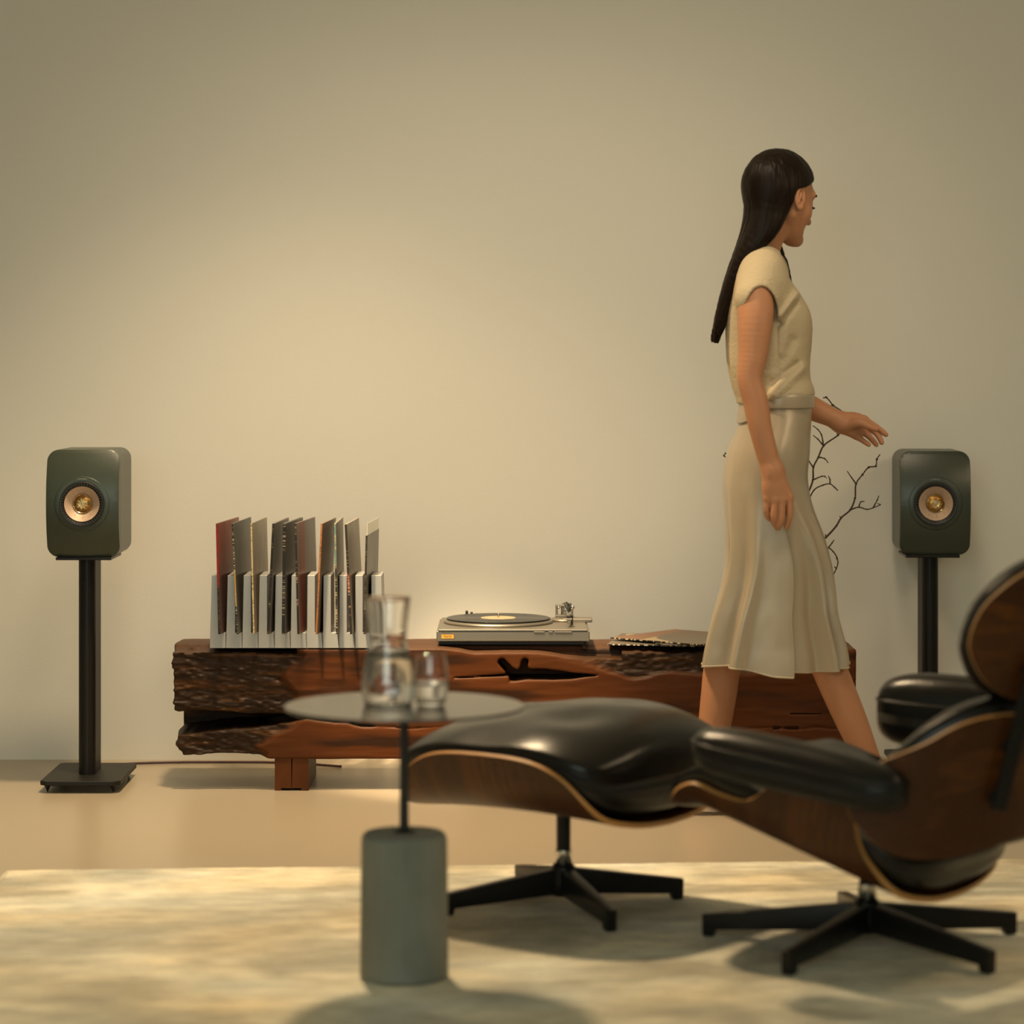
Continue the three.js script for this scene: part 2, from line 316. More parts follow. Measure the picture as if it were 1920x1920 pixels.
// ------------------------------------------------------------------ the bench: an old split beam on two blocks
{
  const t = thing('timber_bench', 'long dark red weathered timber beam bench on wooden blocks', 'bench', [0, 0, 0.455]);
  // 0..1: how far the front is torn, unplaned wood
  const torn = (x, y) => {
    const edge = -0.6 + 0.16 * (0.24 - y) * (y < 0.24 ? -3 : 1) + 0.14 * (fbm(y * 16, x * 2, 3, 3) - 0.5);
    const left = 1 - sstep(edge - 0.02, edge + 0.02, x);
    const rx = (x - 0.46) / 0.28, ry = (y - 0.365 - 0.02 * noise(x * 9, 1, 1)) / 0.055;
    const right = (1 - sstep(0.8, 1.1, hypot(rx, ry) + 0.5 * (fbm(x * 9, y * 30, 7, 3) - 0.5)));
    return max(left, right);
  };
  const gash = (x, y) => {                            // the deep split from the left end
    const c = 0.187 + 0.016 * sstep(-0.95, -0.5, x) - 0.03 * sstep(-0.6, -0.3, x) + 0.012 * (fbm(x * 14, 2, 2, 3) - 0.5), h = 0.031 * (1 - sstep(-0.96, -0.42, x)) + 0.004 * (1 - sstep(-0.45, -0.2, x)) - 0.002;
    return abs(y - c) - h - 0.006 * (fbm(x * 30, y * 60, 4, 2) - 0.5);
  };
  const hollow = (x, y) => {                         // the black hollow and its two horns under the turntable
    let d = max(abs(y - 0.32 - 0.006 * (noise(x * 24, 1, 2) - 0.5)) - 0.0155 * sstep(0.27, 0.08, x), abs(x - 0.115) - 0.122);
    d = smin(d, cap(x, y, 0, [-0.028, 0.357, 0, 0.0105], [-0.004, 0.33, 0, 0.012]), 0.012);
    d = smin(d, cap(x, y, 0, [0.036, 0.358, 0, 0.0095], [0.03, 0.33, 0, 0.01]), 0.01);
    return smin(d, cap(x, y, 0, [-0.16, 0.313, 0, 0.001], [0.0, 0.322, 0, 0.003]), 0.004);
  };
  const chip = (x, y) => max(0.384 + 0.006 * (fbm(x * 20, 5, 5, 2) - 0.5) - 0.018 * sstep(0.02, 0.22, x) + 0.012 * sstep(-0.1, -0.2, x) - y, abs(x - 0.06) - 0.245);
  const slots = (x, y) => min(max(abs(y - 0.213) - 0.0035 + 0.004 * noise(x * 30, 3, 1), abs(x - 0.83) - 0.06), max(abs(y - 0.174) - 0.005 * noise(x * 40, 1, 1) - 0.001, abs(x - 0.76) - 0.035));
  const f = (x, y, z) => {
    let d = 0;
    const ex = 0.957 - (x < 0 ? 0.005 * fbm(y * 18, z * 9, 1, 3) + (y < 0.19 ? 0.012 + 0.02 * sstep(0.13, 0.09, y) : 0.008 * sstep(0.22, 0.19, y)) : 0.004 * fbm(y * 10, z * 10, 2, 2));
    const qx = abs(x) - ex, qy = abs(y - 0.241) - 0.154, qz = abs(z) - 0.155, r = 0.008;
    d = hypot(max(qx + r, 0), max(qy + r, 0), max(qz + r, 0)) + min(max(qx, qy, qz) + r, 0) - r;
    if (d > 0.06 || d < -0.09) return d;
    const front = sstep(-0.02, 0.1, z), w = torn(x, y);
    const ridge = abs(fbm(x * 5 + 3 * fbm(x * 3, y * 9, 2, 2), y * 34 + x * 3, 3, 4) - 0.5) * 2;
    d += front * w * sstep(0.398, 0.386, y) * (0.003 + 0.017 * (1 - ridge) * fbm(x * 7, y * 17, 5, 3) + 0.007 * noise(x * 60, y * 170, 2));
    d += front * (1 - w) * 0.0016 * fbm(x * 12, y * 90, 9, 2);
    if (z > -0.16) {
      d = smax(d, -max(gash(x, y), 0.07 - 0.19 * sstep(-0.42, -0.8, x) - z), 0.01);
      d = smax(d, -max(hollow(x, y), 0.04 - z), 0.006);
      d = smax(d, -max(chip(x, y), 0.07 - z), 0.008);
      d = max(d, -max(slots(x, y), 0.14 - z));
    }
    if (z < 0 && y > 0.3) d += 0.006 * fbm(x * 9, 1, z * 9, 3) * sstep(0, -0.15, z) * sstep(0.3, 0.38, y);
    return d;
  };
  const color = (x, y, z, n) => {
    const w = n[1] > 0.8 && y > 0.37 ? 0 : torn(x, y), g = fbm(x * 4, y * 60, z * 30, 4), b = fbm(x * 2.2, y * 8, z * 4, 4), s = noise(x * 30, y * 240, z * 60);
    const k = 0.5 + 1.0 * b * (0.6 + 0.8 * g), dark = sstep(0.55, 0.75, fbm(x * 3, y * 22, 11, 4));
    let c = [0.076 * k, 0.0215 * k, 0.0037 * k].map((q, i) => lerp(q, [0.016, 0.0065, 0.0025][i], dark * 0.85));
    if (n[1] > 0.7) c = [0.08 * k, 0.038 * k, 0.019 * k];
    const amber = sstep(0.52, 0.8, fbm(x * 9, y * 80, 4, 3)) * (0.4 + 0.6 * s), q = 0.6 + 0.8 * g;
    const r = [lerp(0.026 * q, 0.1, amber), lerp(0.0125 * q, 0.042, amber), lerp(0.0055 * q, 0.013, amber)];
    return [0, 1, 2].map((i) => lerp(c[i], r[i], w));
  };
  const m = phys([1, 1, 1], 0.52, { vertexColors: true, specularIntensity: 0.35 });
  obj('beam', surface(f, [-0.975, 0.075, -0.17], [0.97, 0.405, 0.17], 0.0042, color, 2), m, t);
  for (const x of [-0.611, 0.62]) {
    const w = 0.047, g = extrude([[-w, 0.0005], [-w + 0.018, 0.0005], [-w + 0.018, 0.007], [w - 0.02, 0.007], [w - 0.02, 0.0005], [w, 0.0005], [w, 0.09], [0.0018, 0.09], [0.0008, 0.008], [-0.0008, 0.008], [-0.0012, 0.09], [-w, 0.09]], 0.3, 0).translate(x, 0, -0.15);
    const p = g.attributes.position, c = [];
    for (let i = 0; i < p.count; i++) { const k = 0.55 + 0.8 * fbm(p.getX(i) * 30, p.getY(i) * 20, p.getZ(i) * 5, 3); c.push(0.1 * k, 0.031 * k, 0.006 * k); }
    g.setAttribute('color', new THREE.Float32BufferAttribute(c, 3));
    obj('foot_block', g, m, t);
  }
}
const TOP = 0.396;   // top of the bench

// ------------------------------------------------------------------ the record rack: one folded metal comb, eleven fins
{
  const t = thing('record_rack', 'polished folded metal rack of upright fins holding the record sleeves', 'rack', [-0.611, TOP, 0.532]);
  const p = 0.04421, x0 = -0.832 + 0.611, hs = 0.0425, ht = 0.201;
  for (let k = 0; k < 11; k++) {
    const a = x0 + k * p, last = k === 10, s = -0.0045 * (1 - k / 10) + 0.0015 * k / 10;      // the outer fins lean outwards
    const g = extrude(last ? [[a + s * 0.6, 0], [a + 0.033, 0], [a + 0.0275, ht], [a, ht]] : [[a + s - 0.001, 0], [a + p + s - 0.0012, 0], [a + p - 0.006, hs], [a + 0.0205, hs], [a + 0.0205, ht], [a, ht]], 0.155, 0.0006).translate(0, 0, -0.0775);
    obj('fin', g, M.alu, t);
  }
  obj('tray', box(0.45, 0.04, 0.13, 0.005, 0.021, -0.006), M.alu, t);
}
// sleeves: [x of the front edge at its top and foot, x of the back edge at its top, thickness, height, cover, spine, how the label tells it]
{
  const X = (c, d) => (370 + c / 4.571 - 960) * d / 5222, D = 7.667;
  const wear = (base, fleck, n) => texture(8, 256, (u, v) => (noise(v * 230, n, 1) * (0.55 + 0.6 * noise(v * 14, n, 8)) > 0.66 ? fleck : typeof base === 'function' ? base(v) : base), true, false);
  const rows = [
    [167, 181, 348, 0.006, 0.305, [0.11, 0.055, 0.04], (v) => (v > 0.42 ? [0.55, 0.07, 0.05] : [0.1, 0.08, 0.07]), [0.3, 0.2, 0.16], 'leftmost record sleeve in the metal rack, dark brown with a red upper edge', [0.32, 0.09, 0.06]],
    [300, 336, 455, 0.004, 0.305, [0.085, 0.08, 0.068], (v) => (v > 0.25 && v < 0.58 ? [0.72, 0.56, 0.24] : [0.12, 0.11, 0.09]), [0.7, 0.66, 0.55], 'dark grey record sleeve with a yellow paper strip on its edge, in the rack', [0.1, 0.1, 0.085]],
    [461, 477, 591, 0.004, 0.305, [0.34, 0.28, 0.21], [0.85, 0.77, 0.6], [0.6, 0.5, 0.33], 'pale beige record sleeve with a cream edge in the metal rack', [0.36, 0.3, 0.22]],
    [651, 600, 777, 0.006, 0.305, [0.16, 0.14, 0.115], [0.08, 0.07, 0.06], [0.42, 0.37, 0.28], 'grey-brown record sleeve with a black edge leaning right beside a wide gap in the rack', [0.17, 0.15, 0.12]],
    [746, 729, 894, 0.008, 0.305, [0.075, 0.07, 0.06], [0.06, 0.055, 0.05], [0.5, 0.45, 0.36], 'thickest black record sleeve in the middle of the metal rack', [0.09, 0.08, 0.07]],
    [840, 858, 1003, 0.005, 0.305, [0.24, 0.05, 0.022], [0.07, 0.06, 0.05], [0.55, 0.48, 0.35], 'record sleeve with a rust red stripe on a grey cover, middle of the rack', [0.17, 0.14, 0.12]],
    [1066, 1013, 1182, 0.005, 0.305, [0.2, 0.14, 0.095], [0.56, 0.36, 0.2], [0.4, 0.22, 0.11], 'record sleeve with an amber brown edge leaning right in the rack', [0.21, 0.17, 0.13]],
    [1180, 1190, 1243, 0.005, 0.305, [0.26, 0.22, 0.16], (v) => (v > 0.62 ? [0.34, 0.46, 0.44] : [0.13, 0.11, 0.09]), [0.62, 0.56, 0.44], 'slim beige record sleeve with a pale teal upper edge in the rack', [0.28, 0.24, 0.18]],
    [1271, 1311, 1376, 0.006, 0.303, [0.3, 0.25, 0.2], (v) => (v > 0.4 && v < 0.55 ? [0.4, 0.09, 0.07] : [0.1, 0.08, 0.07]), [0.6, 0.5, 0.4], 'pale grey record sleeve with a black and red edge leaning left in the rack', [0.32, 0.27, 0.21]],
    [1450, 1424, 1550, 0.005, 0.272, [0.2, 0.18, 0.155], [0.1, 0.09, 0.08], [0.4, 0.36, 0.3], 'short grey record sleeve at the right end of the metal rack', [0.2, 0.18, 0.15]],
  ];
  rows.forEach(([a, b, c, th, h, low, spine, fleck, label, high], n) => {
    const xt = X(a, D), xb = X(b, D) + 0.002, roll = Math.atan2(xb - xt, h), yaw = -Math.asin(clamp((X(c, 7.977) - xt) / 0.312, -0.6, 0.6));
    const t = thing('record_sleeve', label, 'record sleeve', [xb, TOP + 0.0435, 0.663], 0, 'record sleeves standing in the metal rack');
    t.rotation.set(0, yaw, roll, 'ZYX');
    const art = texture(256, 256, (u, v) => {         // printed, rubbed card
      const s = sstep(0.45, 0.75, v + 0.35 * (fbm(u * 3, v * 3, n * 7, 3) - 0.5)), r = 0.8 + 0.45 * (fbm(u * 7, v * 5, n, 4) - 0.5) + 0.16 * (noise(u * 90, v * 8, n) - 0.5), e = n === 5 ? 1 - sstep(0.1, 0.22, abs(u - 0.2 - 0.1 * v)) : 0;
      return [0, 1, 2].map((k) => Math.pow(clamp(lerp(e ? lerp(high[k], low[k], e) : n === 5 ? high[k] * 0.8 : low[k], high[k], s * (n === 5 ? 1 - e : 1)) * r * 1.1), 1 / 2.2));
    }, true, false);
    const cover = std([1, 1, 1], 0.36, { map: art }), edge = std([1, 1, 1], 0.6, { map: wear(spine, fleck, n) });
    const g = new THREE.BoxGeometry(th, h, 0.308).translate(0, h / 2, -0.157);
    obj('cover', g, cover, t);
    obj('spine', new RoundedBoxGeometry(th * 1.04, h, 0.004, 2, 0.0015).translate(0, h / 2, -0.0025), edge, t);
    if (n === 9) {                                    // the record's clear inner bag sticks out above
      obj('clear_bag', new THREE.BoxGeometry(0.0012, 0.305, 0.305).translate(0.001, 0.1525, -0.157), phys([0.92, 0.9, 0.8], 0.25, { transmission: 0.55, thickness: 0 }), t);
    }
  });
}

// ------------------------------------------------------------------ the turntable
{
  const t = thing('turntable', 'silver turntable with a black record on the timber bench', 'turntable', [0.003, TOP, 0.365]);
  const W = 0.428, D = 0.37, m = M.silver, dark = std([0.01, 0.01, 0.01], 0.5);
  obj('base', [box(W - 0.02, 0.012, D - 0.03, -0.002, 0.006, -0.005, 0.003)], dark, t);
  obj('plinth', [box(W, 0.0295, D, 0, 0.0265, 0, 0.003), box(W - 0.012, 0.006, D - 0.006, 0, 0.0425, -0.002, 0.002)], m, t);
  obj('front_groove', box(W - 0.01, 0.0022, 0.004, 0, 0.0405, D / 2 - 0.0014), dark, t);
  obj('trim_line', box(W - 0.004, 0.0014, 0.002, 0, 0.0145, D / 2), M.chrome, t);
  for (const [x, w] of [[0.073, 0.03], [0.105, 0.012], [0.14, 0.05]]) obj('button', box(w, 0.004, 0.006, x, 0.0385, D / 2, 0.001), m, t);
  const badge = print(256, 96, (c, w, h) => { c.fillStyle = '#d8a94a'; c.fillRect(0, 0, w, h); c.strokeStyle = '#5a3d14'; c.lineWidth = 6; c.strokeRect(5, 5, w - 10, h - 10); c.fillStyle = '#4a2f10'; c.font = 'bold 50px sans-serif'; c.textAlign = 'center'; c.fillText('Quartz', w / 2, 56); c.font = 'bold 20px sans-serif'; c.fillText('DIRECT DRIVE', w / 2 + 18, 80); });
  obj('badge', box(0.0365, 0.0125, 0.0012, -0.183, 0.026, D / 2 + 0.0004), std([1, 1, 1], 0.45, { map: badge }), t);
  obj('lettering', box(0.024, 0.0022, 0.0008, -0.186, 0.0382, D / 2 + 0.0002), std([0.1, 0.09, 0.08], 0.6), t);
  const px = -0.042, pz = -0.025;
  obj('platter', lathe([[0, 0.0455], [0.157, 0.0455], [0.1565, 0.05], [0.1535, 0.0535], [0.15, 0.055], [0, 0.055]], 96).translate(px, 0, pz), M.silver, t);
  obj('mat', cyl(0.148, 0.003, px, 0.0565, pz, 96), dark, t);
  for (let k = 0; k < 3; k++) obj('post', lathe([[0, 0.044], [0.004, 0.044], [0.004, 0.056], [0.003, 0.059], [0, 0.059]], 20).translate(-0.135 + 0.014 * k, 0.008 - 0.004 * k, -0.17), dark, t);
  // record: grooved vinyl, printed label, on the platter but a thing of its own
  const r = thing('vinyl_record', 'black vinyl record with a cream label on the turntable platter', 'record', [0.003 + px, TOP + 0.058, 0.365 + pz]);
  const gro = texture(1024, 8, (u) => 0.5 + 0.5 * sin(u * 700) * (u > 0.36 ? 1 : 0)), vin = phys([0.02, 0.02, 0.021], 0.3, { bumpMap: gro, bumpScale: 0.0003 });
  const dg = lathe([[0.05, 0.0015], [0.06, 0.0018], [0.147, 0.0018], [0.149, 0.001], [0.147, 0], [0.05, 0]], 128), uv = dg.attributes.uv, dp = dg.attributes.position;
  for (let i = 0; i < uv.count; i++) uv.setXY(i, hypot(dp.getX(i), dp.getZ(i)) / 0.15, 0.5);
  obj('grooves', dg, vin, r);
  const lab = print(256, 256, (c, w) => { c.fillStyle = '#a8987a'; c.fillRect(0, 0, w, w); c.strokeStyle = '#80694a'; c.lineWidth = 3; c.beginPath(); c.arc(128, 128, 112, 0, 7); c.stroke(); c.fillStyle = '#6a4628'; for (const [x, y, a, b] of [[150, 112, 30, 10], [196, 118, 12, 8], [84, 92, 40, 5], [84, 160, 64, 4], [96, 170, 50, 4]]) c.fillRect(x, y, a, b); });
  obj('label', lathe([[0.0039, 0.0003], [0.0039, 0.0019], [0.05, 0.0019], [0.05, 0.0003]], 64), std([0.4, 0.33, 0.21], 0.6), r);
  obj('label_print', new THREE.RingGeometry(0.0039, 0.048, 64).rotateX(-PI / 2).translate(0, 0.0022, 0), std([1, 1, 1], 0.6, { map: lab }), r);
  obj('spindle', lathe([[0, 0.047], [0.0036, 0.047], [0.0036, 0.07], [0.0028, 0.0735], [0, 0.074]], 24).translate(px, 0, pz), M.chrome, t);
  // tonearm at the right rear
  const ax = 0.15, az = -0.075, arm = new THREE.Group(); arm.name = 'tonearm'; t.add(arm);
  obj('arm_base', [lathe([[0, 0.045], [0.046, 0.045], [0.044, 0.052], [0.034, 0.056], [0, 0.056]], 48).translate(ax, 0, az), box(0.085, 0.011, 0.06, ax + 0.035, 0.05, az + 0.01, 0.003)], m, arm);
  obj('gimbal', [box(0.007, 0.036, 0.02, ax - 0.024, 0.074, az, 0.002), box(0.028, 0.006, 0.02, ax - 0.014, 0.09, az, 0.002), box(0.007, 0.026, 0.02, ax + 0.02, 0.07, az, 0.002), box(0.05, 0.008, 0.024, ax - 0.002, 0.06, az, 0.002)], std([0.2, 0.18, 0.15], 0.4, { metalness: 0.7 }), arm);
  obj('pivot', [cyl(0.012, 0.022, ax, 0.076, az), cyl(0.004, 0.014, ax + 0.004, 0.094, az), cyl(0.003, 0.01, ax + 0.016, 0.092, az), new THREE.SphereGeometry(0.006, 16, 12).translate(ax + 0.022, 0.085, az), new THREE.SphereGeometry(0.004, 16, 12).translate(ax - 0.018, 0.085, az + 0.012)], M.chrome, arm);
  obj('counterweight', cyl(0.015, 0.03, 0, 0, 0).rotateX(PI / 2).translate(ax + 0.004, 0.08, az - 0.035), dark, arm);
  obj('arm_tube', tube([[ax + 0.002, 0.079, az], [ax + 0.004, 0.076, az + 0.06], [ax + 0.006, 0.073, az + 0.12], [ax + 0.007, 0.069, az + 0.17]], 0.0042, 12), M.chrome, arm);
  obj('head_shell', [box(0.017, 0.004, 0.03, ax + 0.008, 0.068, az + 0.185, 0.0015), box(0.011, 0.012, 0.018, ax + 0.008, 0.061, az + 0.19, 0.002)], M.silver, arm);
  obj('cartridge', box(0.013, 0.006, 0.014, ax + 0.007, 0.0735, az + 0.168, 0.002), dark, arm);
  obj('arm_rest', [cyl(0.003, 0.026, ax + 0.018, 0.058, az + 0.105), box(0.016, 0.004, 0.008, ax + 0.012, 0.07, az + 0.105, 0.001)], dark, arm);
}

// ------------------------------------------------------------------ record sleeves lying on the bench
{
  const lay = (label, x, y, z, turn, draw, edge, th = 0.004) => {
    const t = thing('flat_record_sleeve', label, 'record sleeve', [x, y, z], turn, 'record sleeves lying on the bench');
    const g = new THREE.BoxGeometry(0.312, th, 0.312).translate(0, th / 2, 0);
    obj('cover', new THREE.BoxGeometry(0.309, th, 0.309).translate(0, th / 2 + 0.0002, 0), std([1, 1, 1], 0.4, { map: print(512, 512, draw) }), t);
    obj('worn_edge', [box(0.312, th * 0.9, 0.004, 0, th / 2, 0.154, 0.001), box(0.312, th * 0.9, 0.004, 0, th / 2, -0.154, 0.001), box(0.004, th * 0.9, 0.312, 0.154, th / 2, 0, 0.001), box(0.004, th * 0.9, 0.312, -0.154, th / 2, 0, 0.001)], std([1, 1, 1], 0.6, { map: texture(256, 8, (u) => (noise(u * 80, 1, 3) > 0.62 ? edge : [0.12, 0.1, 0.08]), true) }), t);
  };
  lay('lowest record sleeve on the bench, dark with pale worn edges', 0.445, TOP, 0.41, -0.16, (c, w) => { c.fillStyle = '#6d6252'; c.fillRect(0, 0, w, w); c.fillStyle = '#b8a888'; c.fillRect(30, 20, 200, 60); c.fillStyle = '#5b5145'; c.fillRect(40, 90, 260, 30); }, [0.8, 0.76, 0.66]);
  lay('middle record sleeve of the loose pile, dark brown card under the copper one', 0.53, TOP + 0.0045, 0.425, 0.28, (c, w) => { c.fillStyle = '#4a3f35'; c.fillRect(0, 0, w, w); }, [0.5, 0.45, 0.36]);
  lay('topmost loose record sleeve on the bench, grey brown with a copper corner', 0.497, TOP + 0.009, 0.418, -0.686, (c, w, h) => {
    c.fillStyle = '#655a4c'; c.fillRect(0, 0, w, h); c.fillStyle = '#6c5846'; c.fillRect(0, 0, w, h * 0.42);
    c.fillStyle = '#855d42'; c.beginPath(); c.moveTo(0, 0); c.lineTo(w * 0.02, h); c.lineTo(w * 0.34, h); c.quadraticCurveTo(w * 0.3, h * 0.72, w * 0.27, h * 0.62); c.lineTo(w * 0.1, 0); c.fill();
    c.fillStyle = '#ad9872'; c.beginPath(); c.moveTo(w * 0.34, h); c.quadraticCurveTo(w * 0.3, h * 0.75, w * 0.27, h * 0.62); c.quadraticCurveTo(w * 0.34, h * 0.85, w * 0.62, h * 0.93); c.lineTo(w * 0.64, h); c.fill();
    c.fillStyle = '#8f8068'; c.fillRect(w * 0.72, h * 0.4, w * 0.25, 10);
  }, [0.75, 0.7, 0.6]);
}

// ------------------------------------------------------------------ loudspeakers and their stands
function bulged(w, h, r, z, depth, seam = 0) {       // front baffle, bowed outwards
  const b = []; { const q = roundRect(w, h, r, 10); for (let i = 0; i < q.length; i++) { const a = q[i], c = q[(i + 1) % q.length], n = max(1, Math.round(hypot(c[0] - a[0], c[1] - a[1]) / 0.008)); for (let k = 0; k < n; k++) b.push([lerp(a[0], c[0], k / n), lerp(a[1], c[1], k / n)]); } }
  const N = b.length, P = [], I = [], R = 26;
  for (let k = 0; k <= R; k++) for (const [x, y] of b) { const f = k / R; const q = seam / hypot(x, y), u = lerp(q, 1, f); P.push(x * u, y * u, z(x * u, y * u) - (k === R ? 0.0012 : 0)); }
  for (const [x, y] of b) P.push(x * 1.003, y * 1.002, z(x, y) - 0.003);
  for (const [x, y] of b) P.push(x * 1.003, y * 1.002, -depth);
  for (let k = 0; k < R + 2; k++) for (let i = 0; i < N; i++) { const a = k * N + i, c = k * N + (i + 1) % N; I.push(a, a + N, c + N, a, c + N, c); }
  return toCreasedNormals(geom(P, I), 0.7);
}
function speaker(label, at, turn, logo) {
  const t = thing('loudspeaker', label, 'loudspeaker', at, turn, 'pair of green loudspeakers');
  const w = 0.202, h = 0.299, bow = (x, y) => 0.036 * (1 - (y / 0.15) ** 2) + 0.007 * (1 - (x / 0.101) ** 2) - 0.0335, cy = h / 2;
  obj('cabinet', extrude(roundRect(w, h, 0.032, 12), 0.2225, 0.003).translate(0, cy, -0.258), M.green, t);
  obj('baffle', bulged(w - 0.001, h - 0.001, 0.031, bow, 0.0145 + 0.022, 0.0622).translate(0, cy, 0), M.green, t);
  const zc = bow(0, 0), put = (g) => g.rotateX(PI / 2).translate(0, cy, zc);
  // everything round is turned about the baffle's axis
  const ringSheet = [], drop = (x, y) => bow(x, y) - zc;
  const trim = lathe([[0.062, -0.0004], [0.0635, 0.0012], [0.0745, 0.0012], [0.0765, 0.0002], [0.0765, -0.006], [0.062, -0.006]], 96).rotateX(PI / 2).translate(0, cy, zc), tp = trim.attributes.position;
  for (let i = 0; i < tp.count; i++) tp.setZ(i, tp.getZ(i) + drop(tp.getX(i), tp.getY(i) - cy));
  trim.computeVertexNormals(); obj('trim_ring', trim, M.green, t);
  const sur = lathe([[0.0622, -0.006], [0.0622, 0.001], [0.0605, 0.003], [0.056, 0.0008], [0.0505, -0.0015], [0.048, -0.004], [0.048, -0.008]], 96);
  obj('surround', put(sur), M.black, t);
  const ribs = []; for (let k = 0; k < 44; k++) { const a = k / 44 * 2 * PI; ribs.push(box(0.0016, 0.009, 0.003, 0, 0.0555, zc + 0.0008).rotateZ(a).translate(0, cy, 0)); }
  obj('surround_ribs', ribs, std([0.03, 0.03, 0.028], 0.4), t);
  const rose = std([0.5, 0.365, 0.27], 0.55, { metalness: 0.2 }), gold = std([0.7, 0.5, 0.26], 0.24, { metalness: 1 });
  obj('cone', put(lathe([[0.049, -0.0005], [0.0485, 0.0004], [0.047, -0.0015], [0.027, -0.015], [0.0265, -0.018], [0.049, -0.018]], 96)), rose, t);
  const seams = []; for (let k = 0; k < 10; k++) seams.push(box(0.0007, 0.0135, 0.0006, 0, 0, 0.0003).rotateX(-0.59).translate(0, 0.0385, zc - 0.0072).rotateZ((k + 0.12) / 10 * 2 * PI).translate(0, cy, 0));
  obj('cone_seams', seams, std([0.3, 0.18, 0.1], 0.5, { metalness: 0.3 }), t);
  obj('tweeter_cup', put(lathe([[0.0265, -0.0125], [0.026, -0.0118], [0.0245, -0.014], [0.016, -0.022], [0.012, -0.024], [0, -0.024]], 64)), gold, t);
  obj('tweeter_dome', new THREE.SphereGeometry(0.0115, 32, 16, 0, 2 * PI, 0, PI / 2).rotateX(PI / 2).translate(0, cy, zc - 0.0245), gold, t);
  const fins = []; for (let k = 0; k < 9; k++) fins.push(box(0.0022, 0.0135, 0.004, 0, 0.0085, zc - 0.0115).rotateZ(k / 9 * 2 * PI + 0.2).translate(0, cy, 0));
  obj('waveguide_fins', fins, gold, t);
  const text = print(512, 96, (c, W, H) => { c.fillStyle = '#414a3c'; c.fillRect(0, 0, W, H); c.fillStyle = '#a9ab98'; c.font = '52px sans-serif'; c.textAlign = 'center'; c.fillText('LS50 WIRELESS II', W / 2, 66); });
  const A = 0.44, arc = new THREE.RingGeometry(0.0675, 0.0715, 24, 1, PI / 2 - A / 2, A), au = arc.attributes.uv, ap = arc.attributes.position;
  for (let i = 0; i < ap.count; i++) { const x = ap.getX(i), y = ap.getY(i); au.setXY(i, 0.5 + (PI / 2 - Math.atan2(y, x)) / A, (hypot(x, y) - 0.0675) / 0.004); ap.setZ(i, zc + drop(x, y) + 0.0016); }
  arc.computeVertexNormals(); obj('lettering', arc.translate(0, cy, 0), std([1, 1, 1], 0.5, { map: text }), t);
  if (logo) obj('emblem', box(0.005, 0.0035, 0.0015, 0, cy - 0.0695, zc + drop(0, 0.07) + 0.001, 0.0005), M.black, t);
}
function stand(label, at, turn, H) {
  const t = thing('speaker_stand', label, 'speaker stand', at, turn, 'pair of black speaker stands');
  const w = 0.111, d = 0.18;
  const plate = [[-w, -d + 0.018], [-w + 0.018, -d], [w - 0.018, -d], [w, -d + 0.018], [w, d - 0.02], [w - 0.02, d], [-w + 0.01, d], [-w, d - 0.01]];
  obj('base_plate', extrude(plate, 0.013, 0.0025).rotateX(-PI / 2).translate(0, 0.021, 0), M.darkMetal, t);
  for (const [x, z] of [[-0.092, 0.155], [0.09, 0.155], [-0.092, -0.15], [0.09, -0.15]])
    obj('spike', lathe([[0, 0.0005], [0.0008, 0.0005], [0.0045, 0.009], [0.005, 0.0105], [0.004, 0.0115], [0.006, 0.0125], [0.0095, 0.021], [0.0095, 0.024], [0, 0.024]], 20).translate(x, 0, z), M.darkMetal, t);
  const c = []; for (let i = 0; i <= 16; i++) { const a = PI * i / 16; c.push([0.0245 * cos(a), -0.034 - 0.0245 * sin(a)]); }
  obj('column', extrude(c, H - 0.04).rotateX(-PI / 2).translate(0, 0.033, 0), M.blackSatin, t);
  obj('column_back', box(0.0485, H - 0.04, 0.092, 0, 0.033 + (H - 0.04) / 2, -0.0125, 0.002), M.darkMetal, t);
  obj('top_plate', box(0.155, 0.008, 0.2, 0, H - 0.004, 0.01, 0.002), M.blackSatin, t);
}
stand('black speaker stand with a spiked base plate, left of the timber bench', [-1.191, 0, 0.48], 0, 0.646);
speaker('green loudspeaker on the stand at the left of the bench', [-1.191, 0.646, 0.61], 0, false);
stand('black speaker stand behind the lounge chair, right of the timber bench', [1.215, 0, 0.2], -0.03, 0.633);
speaker('green loudspeaker on the stand to the right of the woman', [1.2165, 0.633, 0.33], -0.044, true);

// ------------------------------------------------------------------ side table, carafe and tumbler
const SX = -0.206, SZ = 3.005;
{
  const t = thing('side_table', 'small round side table with a concrete drum base and thin black post', 'side table', [SX, 0.0155, SZ]);
  const con = texture(512, 512, (u, v) => 0.5 + 0.4 * (fbm(u * 8, v * 8, 2, 5) - 0.5));
  const conc = texture(512, 512, (u, v) => { const k = 0.9 + 0.22 * (fbm(u * 7, v * 7, 5, 4) - 0.5) - (noise(u * 150, v * 150, 3) > 0.93 ? 0.08 : 0); return [0.56 * k, 0.565 * k, 0.52 * k]; }, true);
  obj('concrete_base', lathe([[0, 0], [0.08, 0], [0.0845, 0.004], [0.0835, 0.12], [0.082, 0.262], [0.0795, 0.27], [0.074, 0.275], [0, 0.275]], 96), std([1, 1, 1], 0.85, { map: conc, bumpMap: con, bumpScale: 0.001 }), t);
  obj('post', lathe([[0, 0.27], [0.023, 0.27], [0.022, 0.278], [0.012, 0.281], [0.0088, 0.285], [0.0088, 0.51], [0.03, 0.5115], [0.03, 0.513], [0, 0.513]], 40), M.black, t);
  obj('table_top', lathe([[0, 0.512], [0.227, 0.512], [0.229, 0.5135], [0.229, 0.517], [0.2275, 0.518], [0, 0.518]], 128), phys([0.06, 0.055, 0.047], 0.17, { specularIntensity: 0.75 }), t);
}
const TY = 0.0155 + 0.5182;
